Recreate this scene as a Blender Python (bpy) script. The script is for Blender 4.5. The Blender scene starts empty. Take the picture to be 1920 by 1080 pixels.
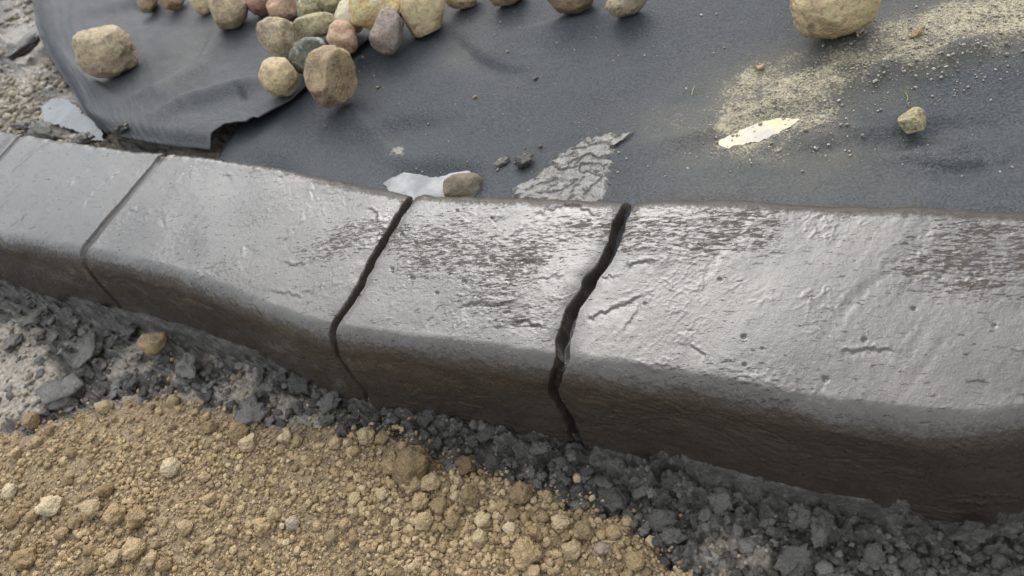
import bpy, math, random
import numpy as np
from mathutils import Matrix, Vector

random.seed(7)
rng = np.random.default_rng(7)
scene = bpy.context.scene
COL = scene.collection

# ------------------------------------------------------------------ camera
FPX = 1400.0                       # focal length in pixels of the 1920 px wide photograph
PITCH, ROLL, YAW = math.radians(46), math.radians(27), math.radians(-36)
CAMH = 0.55
g = np.array([math.cos(PITCH)*math.sin(ROLL), math.cos(PITCH)*math.cos(ROLL), math.sin(PITCH)])
AZ = -g
AX = np.array([1., 0, 0]); AX -= AX@AZ*AZ; AX /= np.linalg.norm(AX)
AY = np.cross(AZ, AX)
c_, s_ = math.cos(YAW), math.sin(YAW)
AX, AY = c_*AX + s_*AY, -s_*AX + c_*AY          # world X runs along the kerb
RIGHT = np.array([AX[0], AY[0], AZ[0]]); DOWN = np.array([AX[1], AY[1], AZ[1]]); FWD = np.array([AX[2], AY[2], AZ[2]])
CAMP = np.array([0, 0, CAMH])

cam_data = bpy.data.cameras.new('camera')
cam = bpy.data.objects.new('camera', cam_data); COL.objects.link(cam)
cam_data.sensor_width = 36; cam_data.lens = FPX*36/1920
cam_data.clip_start = 0.02; cam_data.clip_end = 2000
m3 = np.stack([RIGHT, -DOWN, -FWD], 1)
cam.matrix_world = Matrix([[*m3[0], 0], [*m3[1], 0], [*m3[2], CAMH], [0, 0, 0, 1]])
cam_data.dof.use_dof = True; cam_data.dof.focus_distance = 0.62; cam_data.dof.aperture_fstop = 9
scene.camera = cam

# ------------------------------------------------------------------ light: bright overcast, the sun behind thin cloud beyond the kerb
SUN_EL, SUN_AZ = math.radians(40), math.radians(129)   # azimuth from +X towards +Y
world = bpy.data.worlds.new('World'); scene.world = world; world.use_nodes = True
wn = world.node_tree.nodes; wl = world.node_tree.links
sky = wn.new('ShaderNodeTexSky'); sky.sky_type = 'NISHITA'; sky.sun_disc = False
sky.sun_elevation = SUN_EL; sky.sun_rotation = math.radians(90) - SUN_AZ
sky.dust_density = 9; sky.air_density = 1.0; sky.ozone_density = 1
hs = wn.new('ShaderNodeHueSaturation'); hs.inputs['Saturation'].default_value = 0.22
wl.new(sky.outputs[0], hs.inputs['Color'])
cl = wn.new('ShaderNodeMix'); cl.data_type = 'RGBA'; cl.inputs[0].default_value = .64       # even cloud cover over the clear sky
cl.inputs[7].default_value = (5.5, 6.0, 6.7, 1); wl.new(hs.outputs[0], cl.inputs[6])
wl.new(cl.outputs[2], wn['Background'].inputs[0]); wn['Background'].inputs[1].default_value = 0.15
sd = bpy.data.lights.new('sun', 'SUN'); sd.energy = .5; sd.angle = math.radians(66); sd.color = (1, .995, .98)
sun = bpy.data.objects.new('sun', sd); COL.objects.link(sun)
dv = Vector((math.cos(SUN_EL)*math.cos(SUN_AZ), math.cos(SUN_EL)*math.sin(SUN_AZ), math.sin(SUN_EL)))
sun.rotation_euler = dv.to_track_quat('Z', 'Y').to_euler()
scene.view_settings.view_transform = 'Standard'; scene.view_settings.look = 'None'
scene.view_settings.exposure = 0.84; scene.view_settings.gamma = 1

# ------------------------------------------------------------------ maths helpers
def U(px, py, z=0.0):
    """the world point at height z that the photograph shows at pixel (px, py)"""
    d = RIGHT*(px-960) + DOWN*(py-540) + FWD*FPX
    return CAMP + d*((z-CAMH)/d[2])
def ray(px, py):
    return RIGHT*(px-960) + DOWN*(py-540) + FWD*FPX
def PR(P):
    q = P - CAMP
    w = np.maximum(q@FWD, 1e-3)
    return 960+FPX*(q@RIGHT)/w, 540+FPX*(q@DOWN)/w, w
PERM = np.random.default_rng(3).permutation(256).astype(np.int64); PERM = np.concatenate([PERM, PERM, PERM])
GR = np.random.default_rng(4).normal(size=(256, 3)); GR /= np.linalg.norm(GR, axis=1)[:, None]
G2 = np.stack([np.cos(np.arange(256)*2.39996), np.sin(np.arange(256)*2.39996)], 1)
def fade(t): return t*t*t*(t*(t*6-15)+10)
def noise2(x, y, seed=0):
    x = np.asarray(x, float)+seed*17.31; y = np.asarray(y, float)+seed*9.77
    xi = np.floor(x).astype(np.int64); yi = np.floor(y).astype(np.int64)
    xf = x-xi; yf = y-yi; xi &= 255; yi &= 255
    u, v = fade(xf), fade(yf)
    def gd(a, b, dx, dy):
        h = PERM[PERM[a]+b] & 255
        gg = G2[h]; return gg[..., 0]*dx+gg[..., 1]*dy
    a = gd(xi, yi, xf, yf); b = gd((xi+1) & 255, yi, xf-1, yf)
    c = gd(xi, (yi+1) & 255, xf, yf-1); d = gd((xi+1) & 255, (yi+1) & 255, xf-1, yf-1)
    return ((a+(b-a)*u)*(1-v)+(c+(d-c)*u)*v)*1.5
def fbm2(x, y, o=4, seed=0, gain=.5):
    r = 0; a = 1; t = 0
    for i in range(o):
        r = r+a*noise2(x*2**i, y*2**i, seed+i*3); t += a; a *= gain
    return r/t
def noise3(p, seed=0):
    p = p+np.array([seed*7.3, seed*3.1, seed*5.7])
    i = np.floor(p).astype(np.int64); f = p-i; i &= 255
    u = fade(f); r = 0
    for dx in (0, 1):
        for dy in (0, 1):
            for dz in (0, 1):
                h = PERM[PERM[PERM[(i[..., 0]+dx) & 255]+((i[..., 1]+dy) & 255)]+((i[..., 2]+dz) & 255)] & 255
                d = f-np.array([dx, dy, dz])
                w = (u[..., 0] if dx else 1-u[..., 0])*(u[..., 1] if dy else 1-u[..., 1])*(u[..., 2] if dz else 1-u[..., 2])
                r = r+w*(GR[h]*d).sum(-1)
    return r*1.5
def fbm3(p, o=3, seed=0):
    r = 0; a = 1; t = 0
    for k in range(o): r = r+a*noise3(p*2**k, seed+k*5); t += a; a *= .5
    return r/t
def ss(a, b, x):
    t = np.clip((x-a)/(b-a), 0, 1); return t*t*(3-2*t)
def cells(x, y, seed=0, tilt=1.0):
    """angular clods: every cell is its own tilted plane; returns height (-1..1) and crack width"""
    xi = np.floor(x).astype(np.int64); yi = np.floor(y).astype(np.int64)
    d1 = np.full(x.shape, 9.); d2 = np.full(x.shape, 9.); h = np.zeros(x.shape)
    for dx in (-1, 0, 1):
        for dy in (-1, 0, 1):
            cx = xi+dx; cy = yi+dy
            k = PERM[PERM[(cx+seed*13) & 255]+(cy & 255)] & 255
            k2 = PERM[k+37] & 255; k3 = PERM[k+91] & 255; k4 = PERM[k+151] & 255
            ox = cx+.1+.8*k/255; oy = cy+.1+.8*k2/255
            ex = x-ox; ey = y-oy
            dd = ex*ex+ey*ey
            an = k3/255*6.283
            hh = (k4/255*2-1)*.55+tilt*(ex*np.cos(an)+ey*np.sin(an))
            near = dd < d1
            d2 = np.where(near, d1, np.minimum(d2, dd)); h = np.where(near, hh, h); d1 = np.where(near, dd, d1)
    return h, np.sqrt(d2)-np.sqrt(d1)
def seg_dist(x, y, pl):
    """distance to a polyline, and the index-parameter of the nearest point"""
    best = np.full(np.shape(x), 1e9); par = np.zeros(np.shape(x)); side = np.zeros(np.shape(x))
    for i in range(len(pl)-1):
        ax, ay = pl[i][0], pl[i][1]; bx, by = pl[i+1][0], pl[i+1][1]
        dx, dy = bx-ax, by-ay; L = dx*dx+dy*dy+1e-12
        t = np.clip(((x-ax)*dx+(y-ay)*dy)/L, 0, 1)
        d = np.hypot(x-ax-t*dx, y-ay-t*dy)
        n = d < best
        best = np.where(n, d, best); par = np.where(n, i+t, par)
        side = np.where(n, np.sign(dx*(y-ay)-dy*(x-ax)), side)
    return best, par, side
def cspline(k, v, q):
    """natural cubic spline"""
    k = np.array(k, float); v = np.array(v, float); n = len(k); h = np.diff(k)
    A = np.eye(n); R = np.zeros((n,)+v.shape[1:])
    for i in range(1, n-1):
        A[i, i-1] = h[i-1]; A[i, i] = 2*(h[i-1]+h[i]); A[i, i+1] = h[i]
        R[i] = 6*((v[i+1]-v[i])/h[i]-(v[i]-v[i-1])/h[i-1])
    M = np.linalg.solve(A, R)
    j = np.clip(np.searchsorted(k, q)-1, 0, n-2)
    t = np.asarray(q)[..., None] if v.ndim > 1 else np.asarray(q)
    hh, kj, kj1 = (h[j], k[j], k[j+1]) if v.ndim == 1 else (h[j][..., None], k[j][..., None], k[j+1][..., None])
    return (M[j]*(kj1-t)**3+M[j+1]*(t-kj)**3)/(6*hh)+(v[j]/hh-M[j]*hh/6)*(kj1-t)+(v[j+1]/hh-M[j+1]*hh/6)*(t-kj)

# ------------------------------------------------------------------ object helpers
def mesh_from(name, V, F, smooth=True):
    """V (n,3), F (m,k) with one face size"""
    V = np.asarray(V, np.float32); F = np.asarray(F, np.int32)
    me = bpy.data.meshes.new(name)
    me.vertices.add(len(V)); me.vertices.foreach_set('co', V.ravel())
    k = F.shape[1]
    me.loops.add(F.size); me.loops.foreach_set('vertex_index', F.ravel())
    me.polygons.add(len(F)); me.polygons.foreach_set('loop_start', np.arange(len(F), dtype=np.int32)*k)
    me.update(calc_edges=True)
    me.polygons.foreach_set('use_smooth', np.full(len(F), smooth))
    me.validate()
    return me
def attr(me, name, vals):
    a = me.attributes.new(name, 'FLOAT', 'POINT'); a.data.foreach_set('value', np.asarray(vals, np.float32).ravel())
def grid_faces(n, m):
    i = np.arange(n-1)[:, None]*m+np.arange(m-1)[None]
    return np.stack([i, i+m, i+m+1, i+1], -1).reshape(-1, 4)
def add(name, me, mat, parent=None, **props):
    o = bpy.data.objects.new(name, me); COL.objects.link(o)
    if mat and len(me.materials) == 0: me.materials.append(mat)
    if parent: o.parent = parent
    for k, v in props.items():
        if v: o[k] = v
    return o
def empty(name, loc, **props):
    o = bpy.data.objects.new(name, None); COL.objects.link(o); o.location = loc; o.empty_display_size = .02
    for k, v in props.items():
        if v: o[k] = v
    return o

# ------------------------------------------------------------------ materials
class NT:
    def __init__(s, name):
        s.m = bpy.data.materials.new(name); s.m.use_nodes = True
        s.t = s.m.node_tree; s.n = s.t.nodes; s.l = s.t.links; s.b = s.n['Principled BSDF']
    def new(s, typ, **kw):
        n = s.n.new('ShaderNode'+typ)
        for k, v in kw.items(): setattr(n, k, v)
        return n
    def put(s, node, **ins):
        for k, v in ins.items():
            k = k.replace('_', ' ')
            s.sock(v, node.inputs[k])
        return node
    def sock(s, v, inp):
        if isinstance(v, bpy.types.NodeSocket): s.l.new(v, inp)
        else: inp.default_value = v
    def pos(s): return s.new('NewGeometry').outputs['Position']
    def objc(s): return s.new('TexCoord').outputs['Object']
    def at(s, name): return s.new('Attribute', attribute_name=name).outputs['Fac']
    def noise(s, scale, detail=3, rough=.55, vec=None, stretch=None, dist=0):
        n = s.new('TexNoise'); n.inputs['Scale'].default_value = scale; n.inputs['Detail'].default_value = detail
        n.inputs['Roughness'].default_value = rough; n.inputs['Distortion'].default_value = dist
        v = vec if vec is not None else s.pos()
        if stretch:
            mp = s.new('Mapping'); mp.inputs['Scale'].default_value = stretch; s.l.new(v, mp.inputs[0]); v = mp.outputs[0]
        s.l.new(v, n.inputs['Vector']); return n.outputs['Fac']
    def vor(s, scale, vec=None, feature='F1', out='Distance'):
        n = s.new('TexVoronoi', feature=feature); n.inputs['Scale'].default_value = scale
        s.l.new(vec if vec is not None else s.pos(), n.inputs['Vector']); return n.outputs[out]
    def ramp(s, fac, *stops):
        r = s.new('ValToRGB'); s.l.new(fac, r.inputs[0]); e = r.color_ramp.elements
        while len(e) < len(stops): e.new(.5)
        for el, (p, c) in zip(e, stops):
            el.position = p; el.color = (*c, 1) if isinstance(c, tuple) else (c, c, c, 1)
        return r.outputs[0]
    def mix(s, f, a, b, blend='MIX'):
        n = s.new('Mix', data_type='RGBA', blend_type=blend)
        s.sock(f, n.inputs[0])
        for v, i in ((a, 6), (b, 7)):
            s.sock((*v, 1) if isinstance(v, tuple) and len(v) == 3 else v, n.inputs[i])
        return n.outputs[2]
    def math(s, op, a, b=0.0, clamp=False):
        n = s.new('Math', operation=op, use_clamp=clamp); s.sock(a, n.inputs[0]); s.sock(b, n.inputs[1]); return n.outputs[0]
    def bump(s, h, strength=1, dist=.001, prev=None):
        n = s.new('Bump'); s.l.new(h, n.inputs['Height']); n.inputs['Strength'].default_value = strength; n.inputs['Distance'].default_value = dist
        if prev is not None: s.l.new(prev, n.inputs['Normal'])
        return n.outputs[0]
    def out(s, color=None, rough=None, normal=None, spec=None, **kw):
        if color is not None: s.sock((*color, 1) if isinstance(color, tuple) and len(color) == 3 else color, s.b.inputs['Base Color'])
        if rough is not None: s.sock(rough, s.b.inputs['Roughness'])
        if normal is not None: s.l.new(normal, s.b.inputs['Normal'])
        if spec is not None: s.sock(spec, s.b.inputs['Specular IOR Level'])
        for k, v in kw.items(): s.sock(v, s.b.inputs[k.replace('_', ' ')])
        return s.m

def mat_curb():
    t = NT('wet_concrete')
    n1 = t.noise(14, 4); n2 = t.noise(90, 4); n3 = t.noise(700, 3, .6)
    col = t.ramp(n1, (.3, (.038, .031, .023)), (.7, (.058, .047, .035)))
    col = t.mix(t.math('MULTIPLY', t.ramp(n2, (.45, 0.), (.7, 1.)), .5), col, (.062, .054, .043))
    wet = t.at('wet'); groove = t.at('groove')
    col = t.mix(groove, col, (.052, .044, .035))
    ro = t.ramp(n2, (.3, .13), (.7, .27))
    ro = t.mix(wet, ro, (.10, .10, .10)); ro = t.mix(groove, ro, (.42, .42, .42))
    dry = t.math('SUBTRACT', 1.0, t.math('MULTIPLY', wet, .65))
    b1 = t.bump(n3, .35, .0007)
    st = t.noise(330, 4, .65, dist=.4)
    # slate flakes: short steps that fall towards the front, only where the stamp left the surface rough
    # (torn flakes shed the water film: they stay dull and sit a little lower)
    sx = t.new('SeparateXYZ'); t.l.new(t.pos(), sx.inputs[0]); cx = t.new('CombineXYZ')
    t.l.new(sx.outputs['X'], cx.inputs[0])
    t.l.new(t.math('MULTIPLY', t.math('SUBTRACT', sx.outputs['Y'], t.math('MULTIPLY', sx.outputs['X'], .42)), 3.1), cx.inputs[1])
    fv = cx.outputs[0]
    fl = t.math('ADD', t.math('MULTIPLY', t.noise(85, 3, .65, fv, dist=.9), .55), t.math('MULTIPLY', t.noise(210, 3, .6, fv, dist=.6), .45))
    clump = t.noise(38, 2, .5)
    flr = t.math('ADD', fl, t.math('MULTIPLY', t.at('rough'), t.math('ADD', .035, t.math('MULTIPLY', clump, .13))))
    dull = t.math('MULTIPLY', t.ramp(flr, (.600, 0.), (.65, 1.)), .9)
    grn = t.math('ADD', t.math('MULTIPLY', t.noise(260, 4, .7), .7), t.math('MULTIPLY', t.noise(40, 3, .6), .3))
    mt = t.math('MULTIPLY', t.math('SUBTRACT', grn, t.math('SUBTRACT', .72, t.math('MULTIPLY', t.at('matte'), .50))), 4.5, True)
    dull = t.math('MAXIMUM', dull, t.math('MULTIPLY', mt, .85))  # matte rims go brown and dull, imitating dark reflections
    nf = t.new('Bump'); t.l.new(t.math('SUBTRACT', 1.0, dull), nf.inputs['Height']); nf.inputs['Distance'].default_value = .0010; nf.inputs['Strength'].default_value = .8; t.l.new(b1, nf.inputs['Normal'])
    b1 = nf.outputs[0]
    n = t.new('Bump'); t.l.new(st, n.inputs['Height']); n.inputs['Distance'].default_value = .0028
    t.l.new(t.math('MULTIPLY', dry, .20), n.inputs['Strength']); t.l.new(b1, n.inputs['Normal'])
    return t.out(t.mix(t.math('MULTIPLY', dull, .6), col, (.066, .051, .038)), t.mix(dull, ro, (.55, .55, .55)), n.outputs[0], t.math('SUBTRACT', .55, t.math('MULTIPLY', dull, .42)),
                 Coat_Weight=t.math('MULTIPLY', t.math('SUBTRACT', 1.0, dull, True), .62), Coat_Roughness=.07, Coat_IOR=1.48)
def mat_ground():
    t = NT('mud_and_soil')
    soil, pale = t.at('soil'), t.at('pale')
    n1 = t.noise(25, 4); n2 = t.noise(160, 4, .6); n3 = t.noise(900, 3, .6)
    cs = t.ramp(n2, (.3, (.15, .104, .058)), (.52, (.31, .222, .127)), (.75, (.46, .35, .21)))
    cm = t.ramp(n1, (.3, (.052, .046, .037)), (.7, (.130, .118, .099)))
    cm = t.mix(t.math('MULTIPLY', t.ramp(n2, (.5, 0.), (.75, 1.)), .6), cm, (.25, .235, .205))
    cp = t.ramp(n2, (.3, (.17, .135, .10)), (.5, (.34, .285, .22)), (.72, (.55, .50, .42)))
    c = t.mix(soil, cm, cs); c = t.mix(pale, c, cp)
    c = t.mix(t.at('added_hills'), c, (.035, .045, .022))  # dark tone of the added far hills, mirrored in the wet kerb
    rm = t.ramp(n2, (.35, .10), (.7, .30))
    r = t.mix(soil, rm, (.85, .85, .85)); r = t.mix(pale, r, (.45, .45, .45))
    n4 = t.noise(330, 5, .7, dist=.8)
    return t.out(c, r, t.bump(n3, .8, .0012, t.bump(n4, .8, .0030, t.bump(n2, .6, .004))), .6)
def mat_clod(name, dark, mid, light, obj_rand=True):
    t = NT(name)
    if obj_rand: rnd = t.new('ObjectInfo').outputs['Random']
    else: rnd = t.at('tone')
    co = t.pos(); n1 = t.noise(150, 4, .6, co); n2 = t.noise(800, 3, .6, co)
    c = t.ramp(t.math('ADD', t.math('MULTIPLY', rnd, .55), t.math('MULTIPLY', n1, .5)), (.2, dark), (.55, mid), (.9, light))
    return t.out(c, .88, t.bump(t.vor(420), .7, .0022, t.bump(n2, .7, .0015, t.bump(n1, .6, .004))), .3)
def mat_mudchunk(name, obj_rand=True):
    t = NT(name)
    rnd = t.new('ObjectInfo').outputs['Random'] if obj_rand else t.at('tone')
    n1 = t.noise(120, 4, .6); n2 = t.noise(800, 3, .6)
    c = t.ramp(t.math('ADD', t.math('MULTIPLY', rnd, .6), t.math('MULTIPLY', n1, .4)), (.15, (.055, .049, .04)), (.5, (.125, .114, .096)), (.95, (.27, .252, .22)))
    return t.out(c, t.ramp(n1, (.4, .10), (.6, .30)), t.bump(n2, .9, .0018, t.bump(t.noise(330, 5, .7, dist=.8), .8, .003, t.bump(n1, .9, .005))), .6)
def mat_stone(name, a, b, c2, spot=None, scale=1.0, spotamt=.5, rough=.75):
    a, b, c2 = [tuple(min(v*m_, .72) for v, m_ in zip(q, (1.88, 1.74, 1.54))) for q in (a, b, c2)]
    hv = .6+.8*((sum(map(ord, name))*37 % 100)/100)
    t = NT(name)
    o = t.objc()
    n1 = t.noise(26*scale, 5, .65, o); n2 = t.noise(110*hv, 5, .65, o); n3 = t.noise(520, 3, .6, o)
    c = t.ramp(n1, (.32, a), (.5, b), (.68, c2))
    dust = t.ramp(n2, (.42, 0.), (.62, 1.))
    c = t.mix(t.math('MULTIPLY', dust, .6), c, (min(b[0]*1.45, .6), min(b[1]*1.40, .52), min(b[2]*1.22, .4)))
    c = t.mix(t.math('MULTIPLY', t.ramp(t.noise(240, 4, .7, o), (.38, 1.), (.5, 0.)), .38*hv), c, tuple(v*.45 for v in a))
    if spot:
        sp = t.ramp(t.noise(30*scale, 4, .6, o, dist=1.5), (.54, 0.), (.62, 1.))
        c = t.mix(t.math('MULTIPLY', sp, spotamt), c, spot)
    pit = t.ramp(t.vor(75+60*hv, o), (.0, 0.), (.3, 1.))
    c = t.mix(t.math('MULTIPLY', t.math('SUBTRACT', 1.0, pit), .5), c, (a[0]*.5, a[1]*.5, a[2]*.5))
    nb = t.bump(n3, .7, .0015, t.bump(n2, .9, .006)); nb = t.bump(pit, .4, .0015, nb)
    return t.out(c, rough, nb, .4)
def mat_fabric():
    t = NT('black_geotextile')
    dustm, wet = t.at('dust'), t.at('wet')
    n0 = t.noise(9, 3); n1 = t.noise(60, 4, .6); n2 = t.noise(420, 3, .7); n3 = t.noise(1100, 2, .7)
    c = t.ramp(n2, (.32, (.013, .0145, .016)), (.68, (.078, .084, .090)))
    c = t.mix(t.math('MULTIPLY', t.ramp(n0, (.4, 0.), (.7, 1.)), .45), c, (.052, .058, .065))
    sp = t.math('ADD', t.math('MULTIPLY', n1, .38), t.math('MULTIPLY', n2, .62))
    thr = t.math('SUBTRACT', .725, t.math('MULTIPLY', dustm, .33))
    c = t.mix(t.math('MULTIPLY', dustm, .42, True), c, (.23, .20, .14))
    k = t.math('MULTIPLY', t.math('SUBTRACT', sp, thr), 6.0, True)
    sand = t.mix(n3, (.38, .32, .20), (.70, .61, .42))
    c = t.mix(t.math('MULTIPLY', k, .8), c, sand)
    r = t.mix(wet, (.60, .60, .60), (.38, .38, .38)); r = t.mix(k, r, (.7, .7, .7))
    nb = t.bump(n3, .5, .001, t.bump(n2, .8, .0022)); nb = t.bump(k, .35, .001, nb)
    return t.out(c, r, nb, .30)
def mat_water(name, col, rough=.04, col2=None):
    t = NT(name); n = t.noise(40, 3)
    n = t.ramp(t.noise(28, 3, .5), (.42, 0.), (.58, 1.))
    c = t.mix(n, col2 or tuple(x*.7 for x in col), col)
    return t.out(c, rough, t.bump(t.noise(70, 3), .35, .0015), .35, Coat_Weight=.1, Coat_Roughness=.03)
def mat_plain(name, col, rough=.6, bumps=.4):
    t = NT(name); n = t.noise(300, 3, .6)
    return t.out(t.mix(n, tuple(x*.6 for x in col), tuple(min(x*1.3, 1) for x in col)), rough, t.bump(n, bumps, .001))

M_CURB = mat_curb(); M_GROUND = mat_ground(); M_FAB = mat_fabric()
M_SOIL = mat_clod('soil_clod_tan', (.20, .138, .072), (.385, .272, .146), (.52, .395, .23))
M_SOILJ = mat_clod('soil_crumb_mixed', (.19, .130, .068), (.39, .275, .146), (.58, .45, .27), False)
M_SAND = mat_clod('sand_grain', (.32, .275, .21), (.44, .385, .30), (.60, .55, .45), False)
M_PALE = mat_clod('soil_clod_pale', (.34, .25, .14), (.49, .375, .22), (.62, .50, .33))
M_PINK = mat_clod('soil_clod_pink', (.28, .205, .145), (.38, .295, .22), (.46, .37, .28))
M_BROWN = mat_clod('soil_clod_brown', (.17, .118, .06), (.27, .195, .105), (.36, .27, .15))
M_MUD = mat_mudchunk('grey_mud'); M_MUDJ = mat_mudchunk('grey_mud_crumb', False)
M_GRAVJ = mat_clod('pale_gravel', (.18, .148, .105), (.32, .27, .20), (.50, .45, .36), False)

# ------------------------------------------------------------------ kerb path, read off the photograph as three edges
H = 0.11; ZB = 0.082                # kerb height; level of the bed behind it
ST = [ # back edge px, front edge px, foot px
    ((42, 250), (-105, 415), (-35, 478)),
    ((155, 268), (0, 448), (75, 533)),
    ((310, 285), (150, 478), (243, 590)),
    ((540, 317), (385, 543), (482, 658)),
    ((775, 358), (615, 628), (715, 718)),
    ((985, 366), (820, 655), (905, 762)),
    ((1185, 372), (1030, 688), (1092, 803)),
    ((1400, 372), (1270, 722), (1330, 872)),
    ((1600, 380), (1500, 768), (1560, 926)),
    ((1780, 386), (1700, 796), (1745, 950)),
    ((1920, 391), (1850, 802), (1885, 962)),
    ((2060, 402), (2010, 770), (2050, 950)),
    ((2250, 425), (2230, 700), (2270, 900)),
]
B = np.array([U(*a, H)[:2] for a, b, c in ST]); Fr = np.array([U(*b, H)[:2] for a, b, c in ST]); Gf = np.array([U(*c, 0)[:2] for a, b, c in ST])
# smooth away tracing noise in the far end, add two stations beyond the frame on the left
mid = (B+Fr)/2
def ext(A, k):
    d = A[0]-A[1]; return np.vstack([A[0]+d*k, A])
for k in (1.0, 2.5, 5.0):
    B, Fr, Gf = ext(B, k), ext(Fr, k), ext(Gf, k)
def ext_r(A): return np.vstack([A, A[-1]+(A[-1]-A[-2])*2.0])
B, Fr, Gf = ext_r(B), ext_r(Fr), ext_r(Gf)
mid = (B+Fr)/2
SK = np.concatenate([[0], np.cumsum(np.linalg.norm(np.diff(mid, axis=0), axis=1))])
J_IDX = [3, 5, 7, 9]                 # joints among the stations (two extra in front)
SJ = [SK[i] for i in J_IDX]
def path(s):
    b = cspline(SK, B, s); f = cspline(SK, Fr, s); gg = cspline(SK, Gf, s)
    return b, f, gg
print('kerb joints', [round(float(x), 3) for x in SJ], 'len', SK[-1], 'widths', np.linalg.norm(B-Fr, axis=1).round(3))
print('B', B.round(2).tolist()); print('F', Fr.round(2).tolist()); print('G', Gf.round(2).tolist())

# marks pressed in the wet surface, traced: (polyline px, half width px, depth m)
SCARS = [
    ([(938, 487), (975, 490), (1008, 489)], 4, .0020), ([(1008, 524), (1030, 521), (1062, 513)], 4, .0020),
    ([(858, 577), (895, 566), (930, 570), (968, 563)], 5, .0030), ([(953, 606), (985, 600), (1005, 608), (1020, 615)], 4, .0026),
    ([(1000, 415), (960, 440), (905, 478), (885, 500)], 5, .0014), ([(915, 412), (945, 405)], 5, .0022),
    ([(1045, 455), (1075, 445)], 5, .0022), ([(1040, 375), (1085, 385), (1125, 405)], 5, .0025),
    ([(1000, 405), (1030, 390), (1060, 380)], 5, .002), ([(790, 615), (810, 590), (826, 560)], 8, .0016),
    ([(845, 635), (848, 648)], 3, .0016), ([(670, 548), (680, 555)], 3, .0016),
    ([(1095, 604), (1130, 586), (1160, 572), (1210, 551)], 4, .0026), ([(1170, 625), (1190, 585), (1200, 565)], 4, .0014),
    ([(1118, 518), (1160, 517)], 3, .0018), ([(1172, 502), (1195, 492), (1230, 488)], 4, .0024),
    ([(1574, 661), (1600, 658), (1625, 652), (1682, 659)], 4, .0026), ([(1545, 722), (1548, 765)], 5, .0014),
    ([(1412, 385), (1395, 420), (1360, 455), (1335, 500), (1320, 530)], 10, -.0003),
    ([(1740, 392), (1742, 425), (1706, 475), (1650, 520), (1600, 560), (1565, 610)], 10, -.0003),
    ([(1290, 640), (1310, 655), (1328, 672)], 3, .0022), ([(1180, 680), (1215, 692), (1240, 700)], 6, .0025),
    ([(310, 408), (313, 426)], 3, .0022), ([(590, 338), (578, 378)], 4, .002), ([(686, 388), (704, 398), (712, 425)], 4, .0026),
    ([(575, 400), (545, 440), (522, 462)], 4, .0016), ([(470, 455), (455, 485), (440, 500)], 5, .0018),
    ([(585, 480), (560, 500), (525, 490)], 4, .0018), ([(240, 405), (262, 380)], 3, .0018), ([(20, 430), (65, 402)], 3, .0022),
    ([(120, 360), (150, 330), (175, 305)], 3, .0016), ([(150, 400), (180, 355), (230, 310)], 3, .0014), ([(255, 350), (285, 330)], 3, .0016),
    ([(330, 345), (350, 320), (372, 300)], 3, .0016), ([(410, 330), (440, 326)], 3, .0018), ([(520, 330), (545, 328)], 3, .0016),
    ([(500, 545), (560, 555), (590, 540)], 4, .0016),
    # the face
    ([(470, 655), (560, 690), (690, 700)], 3, .0012), ([(500, 625), (545, 640)], 5, .0018), ([(700, 660), (745, 682)], 3, .0014),
    ([(890, 710), (910, 722)], 4, .0014), ([(1600, 820), (1640, 830), (1690, 842)], 5, .0018), ([(1550, 805), (1595, 825)], 5, .0016),
    ([(1775, 830), (1810, 850)], 4, .0016), ([(1780, 936), (1840, 934), (1930, 936)], 3, .0030), ([(1790, 950), (1850, 948), (1930, 950)], 3, .0030),
    ([(1840, 905), (1920, 925)], 8, .0016), ([(1190, 735), (1225, 746)], 4, .0014), ([(350, 570), (370, 590)], 4, .0012),
]
PITS = [(1548, 711, 7), (1395, 632, 6), (1621, 637, 6), (1350, 523, 5), (1396, 685, 5), (773, 521, 6), (870, 529, 7), (753, 440, 5), (857, 394, 4),
        (736, 505, 4), (818, 548, 4), (780, 455, 4), (1208, 568, 4), (1714, 577, 5), (921, 408, 4), (868, 466, 4), (735, 510, 3), (1865, 610, 5), (1430, 655, 3)]

def jag(q, k):           # sideways wander of joint k along the profile
    a = [.0015, .0016, .0045, .0060][k]
    return a*noise2(q*22, q*0+k*5.3, 5)+a*.20*noise2(q*90, q*0+k*3.1, 8)+(.0012*noise2(q*48, q*0+k*2.3, 12) if k > 1 else 0)
GW = [.0060, .0065, .0031, .0038]     # half widths of the joint grooves
GD = [.0038, .0038, .0150, .0190]     # depths

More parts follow.
